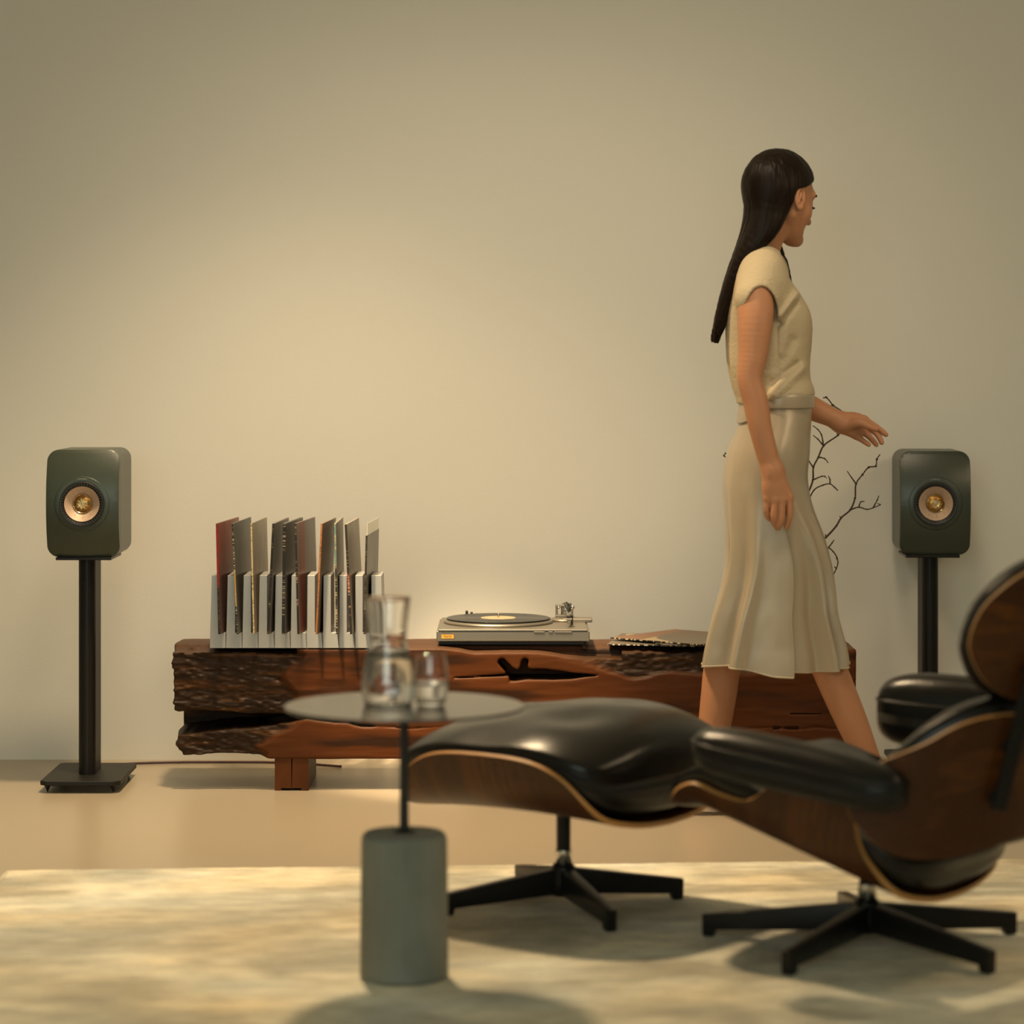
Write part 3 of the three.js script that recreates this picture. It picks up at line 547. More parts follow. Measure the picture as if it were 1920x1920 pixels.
{
  const t = thing('carafe', 'clear glass carafe of water with a flared neck on the side table', 'carafe', [SX - 0.031, TY, SZ - 0.005]);
  const out = [[0, 0], [0.042, 0], [0.047, 0.004], [0.0505, 0.02], [0.051, 0.035], [0.048, 0.06], [0.0435, 0.085], [0.039, 0.105], [0.0355, 0.122], [0.0355, 0.132], [0.0365, 0.15], [0.039, 0.175], [0.0425, 0.203], [0.0432, 0.2055]];
  const inn = [[0.0418, 0.2055], [0.0405, 0.2], [0.037, 0.175], [0.0345, 0.15], [0.0335, 0.13], [0.0337, 0.121], [0.037, 0.104], [0.0415, 0.084], [0.046, 0.06], [0.0488, 0.036], [0.0483, 0.022], [0.045, 0.009], [0.04, 0.006], [0, 0.007]];
  obj('glass', lathe([...out, ...inn], 96), M.glass, t);
  obj('water', lathe([[0, 0.0069], [0.04, 0.0059], [0.0451, 0.0089], [0.0484, 0.022], [0.0489, 0.036], [0.0461, 0.06], [0.0416, 0.084], [0.0371, 0.104], [0, 0.104]], 96), M.water, t);
}
{
  const t = thing('tumbler', 'clear glass tumbler half full of water beside the carafe', 'glass', [SX + 0.051, TY, SZ + 0.012]);
  obj('glass', lathe([[0, 0], [0.023, 0], [0.0265, 0.004], [0.0315, 0.02], [0.034, 0.04], [0.0335, 0.06], [0.031, 0.08], [0.0285, 0.099], [0.0277, 0.1002], [0.027, 0.099], [0.0295, 0.08], [0.032, 0.06], [0.0325, 0.04], [0.0298, 0.02], [0.024, 0.009], [0, 0.008]], 80), M.glass, t);
  obj('water', lathe([[0, 0.0079], [0.0241, 0.0089], [0.0299, 0.02], [0.0326, 0.04], [0.0326, 0.0445], [0, 0.0445]], 80), M.water, t);
}

// ------------------------------------------------------------------ lounge chair and ottoman of bent walnut plywood and black leather
// a trough's cross-section: s runs along the bent sheet, from its middle up one side
function trough(l1, l2, a1, a2, end) {
  const tab = [[0, 0, 0]]; let z = 0, y = 0; const n = 240, h = end / n;
  for (let i = 0; i < n; i++) { const s = (i + 0.5) * h, a = s < l1 ? a1 * s / l1 : s < l2 ? lerp(a1, a2, (s - l1) / (l2 - l1)) : a2; z += h * cos(a); y += h * sin(a); tab.push([(i + 1) * h, z, y]); }
  return (s) => { const q = clamp(abs(s) / h, 0, n), i = min(n - 1, floor(q)), f = q - i; return [Math.sign(s) * lerp(tab[i][1], tab[i + 1][1], f), lerp(tab[i][2], tab[i + 1][2], f)]; };
}
function starBase(t, n, R, phase, hub, post) {
  for (let k = 0; k < n; k++) {
    const g = extrude([[0.012, 0.03], [R - 0.025, 0.014], [R - 0.022, 0.002], [R - 0.019, 0], [R, 0], [R + 0.002, 0.004], [R + 0.003, 0.044], [0.012, 0.086]], 0.026, 0.003).translate(0, 0, -0.013), p = g.attributes.position;
    for (let i = 0; i < p.count; i++) p.setZ(i, p.getZ(i) * (1.25 - 0.35 * p.getX(i) / R) * (p.getY(i) > 0.02 || p.getX(i) > R - 0.03 ? 1 : 0.7));
    g.rotateY(-(phase + k / n * 2 * PI)); g.computeVertexNormals();
    obj('leg', toCreasedNormals(g, 0.5), M.blackSatin, t);
  }
  obj('hub', lathe([[0, 0.024], [0.026, 0.026], [0.03, 0.05], [0.027, 0.085], [0.02, 0.095], [0, 0.095]], 40), M.blackSatin, t);
  obj('hub_collar', lathe([[0, 0.09], [0.019, 0.09], [0.0185, 0.122], [0.016, 0.126], [0, 0.126]], 40), M.chrome, t);
  obj('column', [cyl(0.0155, post - 0.12, 0, 0.12 + (post - 0.12) / 2, 0), lathe([[0, post - 0.02], [0.021, post - 0.02], [0.021, post], [0, post]], 40)], M.blackSatin, t);
}
const RUG = 0.0155, TURN = -0.622;
{
  const t = thing('ottoman', 'black leather ottoman with a bent walnut shell on four black legs', 'ottoman', [0.111, RUG, 2.33], TURN, undefined);
  starBase(t, 4, 0.275, 0.60, 0.1, 0.224);
  const prof = trough(0.2, 0.31, 0.22, 1.2, 0.4), base = 0.221;
  const map = (s, v) => { const [z, y] = prof(s); return [v, base + y - 0.012 * (abs(v) / 0.27) ** 2, z]; };
  const b = []; for (let i = 0; i < 120; i++) { const a = i / 120 * 2 * PI, e = (q, n) => Math.sign(q) * Math.pow(abs(q), 2 / n); b.push([0.365 * e(cos(a), 3.6), 0.27 * e(sin(a), 3.6)]); }
  const sh = sheet(b, map, 0.011, 18, [0, 0]);
  obj('shell', sh.faces, M.veneer, t); obj('shell_edge', sh.edge, M.ply, t);
  const cb = []; for (let i = 0; i < 128; i++) { const a = i / 128 * 2 * PI, e = (q, n) => Math.sign(q) * Math.pow(abs(q), 2 / n); cb.push([0.338 * e(cos(a), 3.4), 0.284 * e(sin(a), 3.4)]); }
  const tuft = (x, z) => { let d = 0; for (const [a, c] of [[0.09, 0.1], [-0.09, 0.1], [0.09, -0.1], [-0.09, -0.1]]) d += exp(-((x - a) ** 2 + (z - c) ** 2) / 0.005); return d; };
  const lower = (s, v) => { const [z, y] = prof(s); return [v, base + y + 0.007 - 0.012 * (abs(v) / 0.27) ** 2, z]; };
  const upper = (s, v) => { const [z] = prof(s), q = hypot(v / 0.285, z / 0.31); return [v, 0.375 + 0.028 * sstep(-0.25, 0.3, 0.75 * v - 0.65 * z) + 0.06 * (1 - 0.85 * Math.pow(min(q, 1.15), 2.4)) - 0.016 * tuft(v, z) - 0.008 * exp(-(v * v) / 0.004) * (1 - q * q * 0.7) + 0.003 * sin(v * 21 + 2) * sin(z * 17), z]; };
  obj('cushion', cushion(cb, lower, upper, { rings: 30, round: 0.36, centre: [0, 0] }), M.leather, t);
  const pip = []; for (const [s, v] of cb) { const l = lower(s, v), u = upper(s, v); pip.push([l[0], l[1] * 0.62 + u[1] * 0.38, l[2]]); }
  obj('piping', new THREE.TubeGeometry(new THREE.CatmullRomCurve3(pip.map((p) => new THREE.Vector3(...p)), true), 200, 0.0045, 8, true), M.leather, t);
}
{
  const t = thing('lounge_chair', 'black leather lounge chair with walnut plywood shells on a five-legged base', 'lounge chair', [0.715, RUG, 2.72], TURN);
  starBase(t, 5, 0.335, 2.805, 0.1, 0.17);
  // ---- seat: a trough sloping down to the rear (+x is the rear, +z the side nearest the camera)
  const prof = trough(0.2, 0.3, 0.24, 1.3, 0.46), A = 0.3, h0 = 0.182;
  const seat = (s, v, up = 0) => { const [z, y] = prof(s); return [v * cos(A) + (y + up) * sin(A), h0 - v * sin(A) + (y + up) * cos(A) - 0.03 * sstep(-0.27, -0.38, v), z]; };
  const half = [[0, -0.365], [0.13, -0.362], [0.22, -0.35], [0.265, -0.325], [0.285, -0.28], [0.286, -0.22], [0.3, -0.155], [0.345, -0.115], [0.4, -0.085], [0.43, -0.03], [0.435, 0.04], [0.415, 0.075], [0.36, 0.088], [0.31, 0.11], [0.26, 0.155], [0.21, 0.185], [0.12, 0.2], [0, 0.203]];
  const mirror = (h) => h.concat(h.slice(1, -1).reverse().map(([s, v]) => [-s, v]));
  const ss = sheet(outline(mirror(half), 200), (s, v) => seat(s, v), 0.012, 22, [0, -0.05]);
  obj('seat_shell', ss.faces, M.veneer, t); obj('seat_shell_edge', ss.edge, M.ply, t);
  const cb = outline(mirror([[0, -0.385], [0.15, -0.38], [0.25, -0.34], [0.285, -0.25], [0.29, -0.1], [0.29, 0.06], [0.26, 0.16], [0.18, 0.205], [0, 0.215]]), 120);
  obj('seat_cushion', cushion(cb, (s, v) => seat(s, v, 0.008), (s, v) => { const [z, y] = prof(s), q = abs(z) / 0.3; return seat(s, v, 0.125 - y * 0.75 - 0.02 * q * q - 0.03 * sstep(-0.25, -0.38, v) - 0.018 * exp(-((v + 0.08) ** 2) / 0.001)); }, { rings: 24, round: 0.5, centre: [0, -0.08] }), M.leather, t);
  // ---- back and head shells: bowed panels leaning back
  const back = (f, h, out = 0) => { const xr = 0.405 + 0.27 * (h - 0.3), D = 0.33 + out, W = 0.37 + out; return [xr + out - D * (1 - cos(f)), h, W * sin(f)]; };
  const hb = [[0, 0.278], [0.3, 0.272], [0.55, 0.255], [0.8, 0.242], [1.04, 0.252], [1.24, 0.295], [1.36, 0.345], [1.36, 0.395], [1.22, 0.43], [1.03, 0.462], [0.86, 0.498], [0.66, 0.515], [0.4, 0.512], [0, 0.505]];
  const bs = sheet(outline(mirror(hb), 200), (f, h) => back(f, h), 0.012, 20, [0, 0.36]);
  obj('back_shell', bs.faces, M.veneer, t); obj('back_shell_edge', bs.edge, M.ply, t);
  const hh = [[0, 0.532], [0.35, 0.535], [0.62, 0.55], [0.83, 0.6], [0.92, 0.66], [0.9, 0.71], [0.78, 0.765], [0.58, 0.803], [0.3, 0.82], [0, 0.824]];
  const hs = sheet(outline(mirror(hh), 160), (f, h) => back(f, h), 0.011, 18, [0, 0.675]);
  obj('head_shell', hs.faces, M.veneer, t); obj('head_shell_edge', hs.edge, M.ply, t);
  const grow = (b, c, k) => b.map(([s, v]) => [c[0] + (s - c[0]) * k, c[1] + (v - c[1]) * k]);
  const pad = (b, c, thick, crease) => cushion(b, (f, h) => back(f, h, -0.006), (f, h) => back(f, h, -thick - 0.018 * cos(f * 1.4) + crease * exp(-((h - c[1]) ** 2) / 0.0008)), { rings: 22, round: 0.5, centre: c });
  obj('back_cushion', pad(grow(outline(mirror([[0, 0.25], [0.5, 0.25], [0.95, 0.275], [1.2, 0.33], [1.25, 0.4], [1.1, 0.47], [0.85, 0.525], [0.5, 0.545], [0, 0.54]]), 120), [0, 0.37], 1), [0, 0.38], 0.1, 0.015), M.leather, t);
  obj('head_cushion', pad(grow(outline(mirror(hh), 120), [0, 0.675], 1.035), [0, 0.675], 0.085, 0.012), M.leather, t);
  // ---- armrests: padded, sloping to the rear
  for (const s of [1, -1]) {
    const a = thingPart('armrest', t), far = s < 0;
    const ab = outline([[-0.165, 0.0], [-0.15, -0.05], [-0.07, -0.068], [0.08, -0.06], [0.2, -0.055], [0.268, -0.035], [0.28, 0.015], [0.235, 0.05], [0.08, 0.058], [-0.07, 0.062], [-0.15, 0.045]], 96);
    const y = (x) => 0.43 - (far ? 0.03 : 0.12) * (x + 0.15), th = far ? 0.16 : 0.095, low = far ? -0.075 : -0.045;
    obj('pad', cushion(ab, (x, z) => [x, y(x) + low, s * 0.375 + z * s], (x, z) => [x, y(x) + low + th - 0.02 * (z / 0.06) ** 2, s * 0.375 + z * s], { rings: 16, round: 0.55 }), M.leather, a);
    const seam = ab.map(([x, z]) => [x, y(x) + low + th * 0.6, s * 0.375 + z * s * 0.97]);
    obj('piping', new THREE.TubeGeometry(new THREE.CatmullRomCurve3(seam.map((p) => new THREE.Vector3(...p)), true), 120, 0.004, 8, true), M.leather, a);
  }
  obj('arm_bolt', new THREE.SphereGeometry(0.008, 16, 12).translate(0.085, 0.36, 0.372), M.chrome, t);
  // ---- the two struts that carry the head shell
  for (const f of [0.55, -0.55]) {
    const pts = [0.335, 0.4, 0.47, 0.54, 0.62].map((h) => back(f, h, 0.028));
    const u = new THREE.Vector3(...pts[4]).sub(new THREE.Vector3(...pts[0])), L = u.length(), q = new THREE.Quaternion().setFromUnitVectors(new THREE.Vector3(0, 1, 0), u.clone().normalize());
    const g = box(0.009, L, 0.032, 0, L / 2, 0, 0.003).rotateY(-f).applyQuaternion(q).translate(...pts[0]);
    const st = obj('strut', g, M.blackSatin, t);
    for (const h of [0.355, 0.455, 0.6]) obj('spacer', new THREE.CylinderGeometry(0.014, 0.014, 0.03, 24).rotateZ(PI / 2).rotateY(-f).translate(...back(f, h, 0.014)), M.black, st);
  }
}
function thingPart(name, parent) { const g = new THREE.Group(); g.name = name; parent.add(g); return g; }

// ------------------------------------------------------------------ the woman, walking to the right
{
  const t = thing('person', 'woman with long dark hair in a cream top and satin skirt walking past the bench', 'person', [0.6594, 0, 1.08]);
  // ---- head, in axes of its own: hx forwards, hy up, hz to her right; turned away from the camera and bent a little
  const HC = [.0417, 1.6148, 0], cp = cos(0.15), sp = sin(0.15), q = Math.SQRT1_2;
  const toHead = (x, y, z) => { x -= HC[0]; y -= HC[1]; z -= HC[2]; return [q * cp * x - sp * y - q * cp * z, q * sp * x + cp * y - q * sp * z, q * x + q * z]; };
  const fromHead = (a, b, c) => [HC[0] + q * cp * a + q * sp * b + q * c, HC[1] - sp * a + cp * b, HC[2] - q * cp * a - q * sp * b + q * c];
  function head(x, y, z) {
    const [a, b, c] = toHead(x, y, z), m = abs(c);
    let d = ell(a, b, c, -0.012, 0.03, 0, 0.1, 0.088, 0.072);
    d = smin(d, ell(a, b, c, 0.034, -0.022, 0, 0.056, 0.082, 0.05), 0.03);
    d = smin(d, cap(a, b, m, [0.0, -0.04, 0.044, 0.017], [0.062, -0.098, 0.012, 0.014]), 0.025);     // jaw
    d = smin(d, hypot(a - 0.078, b + 0.098, c) - 0.0155, 0.02);                                       // chin
    d = smin(d, ell(a, b, m, 0.05, -0.03, 0.034, 0.022, 0.022, 0.019), 0.025);                     // cheek
    d = smin(d, cap(a, b, m, [0.082, 0.018, 0.006, 0.01], [0.068, 0.02, 0.045, 0.009]), 0.016);    // brow
    d = smax(d, -ell(a, b, m, 0.1, -0.002, 0.031, 0.024, 0.014, 0.019), 0.014);                    // eye socket
    d = smin(d, ell(a, b, m, 0.071, -0.003, 0.031, 0.013, 0.0115, 0.014), 0.006);                  // lids
    d = smin(d, cap(a, b, c, [0.086, 0.006, 0, 0.006], [0.116, -0.04, 0, 0.009]), 0.01);        // nose
    d = smin(d, ell(a, b, m, 0.1, -0.045, 0.013, 0.012, 0.0088, 0.007), 0.005);
    d = smax(d, -ell(a, b, m, 0.103, -0.0545, 0.0085, 0.006, 0.004, 0.0035), 0.003);                 // nostril
    d = smin(d, cap(a, b, m, [0.088, -0.064, 0.002, 0.0065], [0.074, -0.067, 0.02, 0.003]), 0.007); // lips
    d = smin(d, cap(a, b, m, [0.086, -0.0755, 0, 0.0075], [0.074, -0.069, 0.019, 0.003]), 0.007);
    d = smax(d, -cap(a, b, m, [0.1, -0.0695, 0, 0.0022], [0.078, -0.068, 0.023, 0.0015]), 0.003);
    // ear
    const ea = a + 0.014, eb = b + 0.006, ec = m - 0.073 - 0.15 * ea;
    let e = ell(ea, eb, ec, 0, 0.004, 0, 0.017, 0.03, 0.0085);
    e = smax(e, -ell(ea, eb, ec, 0.003, 0.006, 0.0085, 0.0115, 0.021, 0.0115), 0.003);
    e = smin(e, cap(ea, eb, ec, [0.002, 0.012, 0.003, 0.003], [-0.006, -0.01, 0.004, 0.003]), 0.004);
    e = smin(e, hypot(ea - 0.004, eb + 0.023, ec) - 0.0085, 0.006);
    e = smax(e, -(hypot(ea - 0.007, eb + 0.004, ec) - 0.0048), 0.002);
    return smin(d, e, 0.007);
  }
  // ---- limbs as chains of joints [x, y, z, radius]
  const chain = (x, y, z, c, k) => { let d = 9; for (let i = 0; i + 1 < c.length; i++) { const e = cap(x, y, z, c[i], c[i + 1]); d = k > 0 ? smin(d, e, k) : min(d, e); } return d; };
  const near = (c, pad) => { const lo = [9, 9, 9], hi = [-9, -9, -9]; for (const p of c) for (let i = 0; i < 3; i++) { lo[i] = min(lo[i], p[i] - p[3] - pad); hi[i] = max(hi[i], p[i] + p[3] + pad); } return [lo, hi]; };
  const flow = (c, n = 4) => {                         // joints on a smooth curve, so that limbs taper without knots
    const out = []; for (let i = 0; i + 1 < c.length; i++) { const p = [c[max(0, i - 1)], c[i], c[i + 1], c[min(c.length - 1, i + 2)]]; for (let j = 0; j < n; j++) { const u = j / n; out.push([0, 1, 2, 3].map((q) => 0.5 * (2 * p[1][q] + (p[2][q] - p[0][q]) * u + (2 * p[0][q] - 5 * p[1][q] + 4 * p[2][q] - p[3][q]) * u * u + (3 * p[1][q] - p[0][q] - 3 * p[2][q] + p[3][q]) * u ** 3))); } } out.push(c[c.length - 1]); return out;
  };
  const limb = (k, ...c) => { const f = flow(c, k < 0.015 ? 3 : 6); return { c: f, k: 0, b: near(f, 0.09) }; };
  const torso = [
    limb(0.03, [-.0124, 1.4302, 0, 0.046], [-.0013, 1.4857, 0, 0.0405], [.0167, 1.5413, 0, 0.043]),
    limb(0.05, [-.0355, 1.3861, .09, 0.045], [-.018, 1.3983, 0, 0.05], [.0049, 1.3913, -.1, 0.042]),
    limb(0.08, [-.0096, 1.3531, .03, 0.06], [.0125, 1.2425, .03, 0.062], [.0162, 1.0765, .02, 0.06], [.007, .9373, 0, 0.07]),
    limb(0.08, [-.0033, 1.3547, -.04, 0.06], [.0181, 1.243, -.03, 0.062], [.0209, 1.0757, -.03, 0.06], [.0116, .9356, -.05, 0.07]),
    // near arm, down to the wrist
    limb(0.03, [-.0372, 1.367, .14, 0.046], [-.0407, 1.2958, .165, 0.0452], [-.0474, 1.2144, .18, 0.0385], [-.0564, 1.144, .19, 0.0325], [-.042, 1.086, .195, 0.0325], [-.0316, 1.0253, .2, 0.0295], [-.0141, .9578, .2, 0.0275], [-.0006, .9119, .2, 0.0245]),
    // far arm
    limb(0.03, [.0208, 1.3643, -.15, 0.046], [.0406, 1.2441, -.18, 0.041], [.0682, 1.1087, -.2, 0.034], [.1385, 1.0675, -.19, 0.032], [.1829, 1.0463, -.18, 0.0275], [.2173, 1.0294, -.17, 0.0235]),
    // near leg steps forward, heel down
    limb(0.05, [.0107, .9253, .05, 0.07], [.0502, .6912, .055, 0.052], [.113, .5195, .06, 0.045], [.1469, .4277, .065, 0.0455], [.1793, .3485, .07, 0.044], [.22, .2529, .075, 0.04], [.2743, .1232, .08, 0.029], [.3031, .0449, .08, 0.027]),
    // far leg pushes off
    limb(0.05, [-.0015, .9212, -.06, 0.075], [-.0398, .6685, -.07, 0.056], [-.1025, .4017, -.075, 0.049], [-.1151, .3175, -.075, 0.047], [-.1292, .2263, -.075, 0.042], [-.16, .1071, -.075, 0.029], [-.1825, .0482, -.075, 0.026]),
  ];
  const fx = [.3031, .0449, .08][0];
  torso.push(limb(0.03, [fx + 0.0, 0.03, 0.08, 0.03], [fx + 0.06, 0.045, 0.083, 0.028], [fx + 0.13, 0.06, 0.086, 0.022], [fx + 0.19, 0.08, 0.087, 0.013]));
  const rx = [-.1825, .0482, -.075][0];
  torso.push(limb(0.03, [rx - 0.012, 0.068, -0.075, 0.028], [rx + 0.05, 0.05, -0.072, 0.026], [rx + 0.11, 0.022, -0.07, 0.021], [rx + 0.16, 0.0125, -0.068, 0.012]));
  const hands = [
    // near hand, hanging with its back to the camera: palm as four rays, then little, ring, middle and index finger, thumb
    limb(0.02, [-.0019, .9119, .2, 0.023], [-.0118, .8743, .205, 0.0165], [-.0134, .8447, .207, 0.0115]),
    limb(0.02, [.0008, .9119, .2, 0.023], [0, .8744, .208, 0.0165], [.0038, .8422, .211, 0.012]),
    limb(0.02, [.0035, .9119, .2, 0.022], [.0135, .8744, .208, 0.0165], [.0227, .8422, .211, 0.0122]),
    limb(0.02, [.0062, .9119, .2, 0.021], [.0261, .8742, .203, 0.0155], [.0408, .8473, .205, 0.0118]),
    limb(0.006, [-.0147, .8447, .207, 0.0095], [-.0162, .8124, .208, 0.0082], [-.01, .7958, .2, 0.0074], [-.0022, .7897, .188, 0.0065]),
    limb(0.006, [.0037, .8423, .212, 0.0102], [.0021, .8007, .215, 0.0088], [.0042, .7827, .207, 0.008], [.0094, .7752, .194, 0.0068]),
    limb(0.006, [.0226, .8423, .212, 0.0104], [.0208, .7967, .216, 0.009], [.016, .7775, .21, 0.008], [.013, .7687, .199, 0.0068]),
    limb(0.006, [.0421, .8473, .205, 0.0102], [.043, .8071, .21, 0.0086], [.0393, .7853, .206, 0.0077], [.0359, .7715, .2, 0.0066]),
    limb(0.01, [.0114, .9033, .188, 0.016], [.0367, .865, .178, 0.0125], [.0456, .8294, .17, 0.0095], [.0434, .8047, .165, 0.0075]),
    // far hand, reaching out with the palm towards the camera
    limb(0.02, [.2173, 1.0294, -.17, 0.023], [.2497, 1.0394, -.168, 0.0165], [.2781, 1.0352, -.168, 0.0118]),
    limb(0.02, [.2173, 1.028, -.17, 0.022], [.2528, 1.028, -.17, 0.0165], [.2829, 1.0209, -.172, 0.0115]),
    limb(0.02, [.2173, 1.0252, -.17, 0.022], [.25, 1.0152, -.17, 0.0165], [.2744, 1.0052, -.172, 0.0112]),
    limb(0.02, [.2173, 1.0223, -.17, 0.02], [.2412, 1.0053, -.168, 0.0155], [.2585, .9925, -.17, 0.0108]),
    limb(0.006, [.2781, 1.0352, -.168, 0.0105], [.3062, 1.0182, -.165, 0.0085], [.3242, 1.0055, -.162, 0.0076], [.3353, .9956, -.16, 0.0065]),
    limb(0.006, [.2846, 1.0208, -.174, 0.0103], [.3068, 1.0039, -.17, 0.0086], [.3188, .987, -.164, 0.0077], [.324, .9743, -.16, 0.0066]),
    limb(0.006, [.2746, 1.0052, -.174, 0.0098], [.2926, .9897, -.17, 0.0082], [.3032, .977, -.164, 0.0074], [.3098, .9686, -.16, 0.0065]),
    limb(0.006, [.2571, .9925, -.17, 0.009], [.2722, .9812, -.166, 0.0075], [.2816, .9743, -.162, 0.0068], [.2897, .9687, -.158, 0.006]),
    limb(0.008, [.234, 1.0213, -.155, 0.0165], [.263, 1.0273, -.138, 0.0125], [.2877, 1.0175, -.132, 0.009], [.3059, 1.0105, -.13, 0.0068]),
  ];
  const fingers = [...hands.slice(4, 9), ...hands.slice(13)], palms = [hands.slice(0, 4), hands.slice(9, 13)];
  const inside = (x, y, z, b) => x > b[0][0] && y > b[0][1] && z > b[0][2] && x < b[1][0] && y < b[1][1] && z < b[1][2];
  const part = (list, x, y, z, k) => { let d = 0.09; for (const l of list) if (inside(x, y, z, l.b)) d = smin(d, chain(x, y, z, l.c, l.k), k); return d; };
  const body = (x, y, z) => {
    let d = part(torso, x, y, z, 0.03);
    if (y > HC[1] - 0.2) d = smin(d, head(x, y, z), 0.012);
    if (y > 0.66 && y < 1.12) { const h = min(part(palms[0], x, y, z, 0.012), part(palms[1], x, y, z, 0.012)), g = part(fingers, x, y, z, 0.0012); d = smin(smin(d, h, 0.014), g, 0.006); }
    if (y < 0.06) d = max(d, 0.0025 - y);
    return d;
  };
  const skin = (x, y, z) => {
    let c = [0.46, 0.215, 0.112]; const n = 0.94 + 0.12 * fbm(x * 30, y * 30, z * 30, 3);
    if (y > HC[1] - 0.13) { const [a, b, m] = toHead(x, y, z); if (a > 0.068 && abs(b + 0.0695) < 0.0085 && abs(m) < 0.023) c = [0.38, 0.12, 0.08]; }
    return c.map((v) => v * n);
  };
  obj('body', surface(body, [-0.24, -0.003, -0.3], [0.42, 1.76, 0.3], 0.0026, skin, 1.6), phys([1, 1, 1], 0.5, { vertexColors: true, specularIntensity: 0.7 }), t);
  // ---- brow, lashes
  const dark = std([0.012, 0.008, 0.006], 0.7);
  for (const s of [1, -1]) {
    obj('eyebrow', tube([[0.098, 0.0165, s * 0.014], [0.094, 0.0205, s * 0.029], [0.08, 0.0195, s * 0.049]].map((p) => fromHead(...p)), 0.0036, 8), dark, t);
    obj('eyelashes', [0, 1, 2, 3, 4].map((k) => tube([[0.08 - 0.003 * k, -0.0085, s * (0.026 + 0.0045 * k)], [0.0875 - 0.003 * k, -0.0125, s * (0.028 + 0.005 * k)], [0.0905 - 0.003 * k, -0.0135, s * (0.029 + 0.0055 * k)]].map((p) => fromHead(...p)), 0.0021, 6)), dark, t);
  }
  // ---- hair: a cap over the skull, and long locks gathered down the back
  const edge = curve([[-0.12, -0.04], [-0.05, -0.036], [-0.02, -0.031], [0.014, -0.024], [0.027, 0.006], [0.042, 0.036], [0.064, 0.066], [0.1, 0.09]]);
  const lock = (...c) => { const f = flow(c, 4); return { c: f, b: near(f, 0.08) }; };
  const locks = [
    lock([-.007, 1.6542, -.03, 0.045], [-.0209, 1.5636, -.03, 0.035], [-.046, 1.4967, -.03, 0.026], [-.0763, 1.4272, -.035, 0.018], [-.0996, 1.3547, -.04, 0.0135], [-.1132, 1.292, -.045, 0.012], [-.1228, 1.2543, -.047, 0.009]),
    lock([-.0096, 1.6435, .03, 0.045], [-.0238, 1.5603, .035, 0.036], [-.0505, 1.4938, .04, 0.026], [-.0833, 1.4249, .035, 0.018], [-.107, 1.3534, .02, 0.0135], [-.1201, 1.2912, .01, 0.012], [-.1308, 1.2524, .005, 0.009]),
    lock([.0373, 1.621, .06, 0.022], [.0226, 1.5654, .07, 0.023], [0, 1.5224, .077, 0.021], [-.0384, 1.4813, .075, 0.019], [-.0758, 1.4281, .062, 0.015], [-.1034, 1.3583, .045, 0.0125], [-.1203, 1.2978, .032, 0.0125], [-.1339, 1.2481, .028, 0.0095]),
    lock([.0088, 1.6419, .055, 0.04], [-.0083, 1.5658, .062, 0.036], [-.0361, 1.5092, .065, 0.027], [-.0697, 1.449, .055, 0.018], [-.0971, 1.3738, .035, 0.013], [-.1167, 1.298, .02, 0.012], [-.1301, 1.251, .015, 0.009]),
    lock([.0247, 1.5867, -.07, 0.02], [.0317, 1.5243, -.085, 0.012], [.0467, 1.4826, -.095, 0.009], [.0627, 1.4405, -.1, 0.0085], [.0758, 1.3914, -.105, 0.0055]),
  ];
  const hairField = (x, y, z) => {
    let d = 0.08;
    for (const l of locks) if (inside(x, y, z, l.b)) d = smin(d, chain(x, y, z, l.c, 0.003), 0.018);
    if (y > HC[1] - 0.12) {
      const [a, b, c] = toHead(x, y, z), h = ell(a, b, c, -0.014, 0.031, 0, 0.113, 0.096, 0.082);
      d = smin(d, smax(h, (a - edge(b)) * 0.8, 0.014), 0.025);
    }
    if (d < 0.02) {
      const along = y + x * 0.4;
      const u = x - HC[0] + 0.42 * (HC[1] - y) * sstep(HC[1], HC[1] - 0.2, y);     // across the fall of the hair
      d += 0.004 * (fbm(u * 70, along * 3, z * 70, 3) - 0.5) + 0.0014 * (noise(u * 210, along * 4, z * 210) - 0.5);
      if (y < 1.3) d += 0.02 * sstep(1.3, 1.235, y) * (noise(x * 170, y * 12, z * 170) - 0.25);
    }
    return d;
  };
  obj('hair', surface(hairField, [-0.24, 1.2, -0.16], [0.2, 1.78, 0.2], 0.0026, (x, y, z) => { const g = fbm(x * 120, (y + 0.4 * x) * 6, z * 120, 3), k = 0.6 + 0.8 * g, e = 0.62; return [0.016 * k * e, 0.0085 * k * e, 0.0045 * k * e]; }, 1.6), phys([1, 1, 1], 0.44, { vertexColors: true, specularIntensity: 0.32 }), t);
  // ---- knitted top
  const PX = (x) => (x - 1435) / 720.3, PY = (y) => 1.19 - (y - 678) / 720.3;
  const col = (rows, k) => curve(rows.map((r) => [PY(r[0]), k < 3 ? PX(r[k]) : r[k]]).sort((a, b) => a[0] - b[0]));
  const TR = [[440, 1414, 1460, 0.06], [466, 1406, 1462, 0.064], [482, 1396, 1465, 0.085], [500, 1387, 1469, 0.115], [525, 1374, 1482, 0.135], [550, 1364, 1500, 0.135], [580, 1360, 1517, 0.135], [605, 1359, 1523, 0.132], [640, 1360, 1522, 0.128], [680, 1363, 1518, 0.128], [710, 1369, 1519, 0.132], [730, 1374, 1526, 0.138], [745, 1379, 1527, 0.14], [775, 1385, 1523, 0.138]];
  const tb = col(TR, 1), tf = col(TR, 2), tz = col(TR, 3);
  const fold = (x, y, a, b, w, h) => h * exp(-((cap(x, y, 0, [...a, 0, 0], [...b, 0, 0]) / w) ** 2));
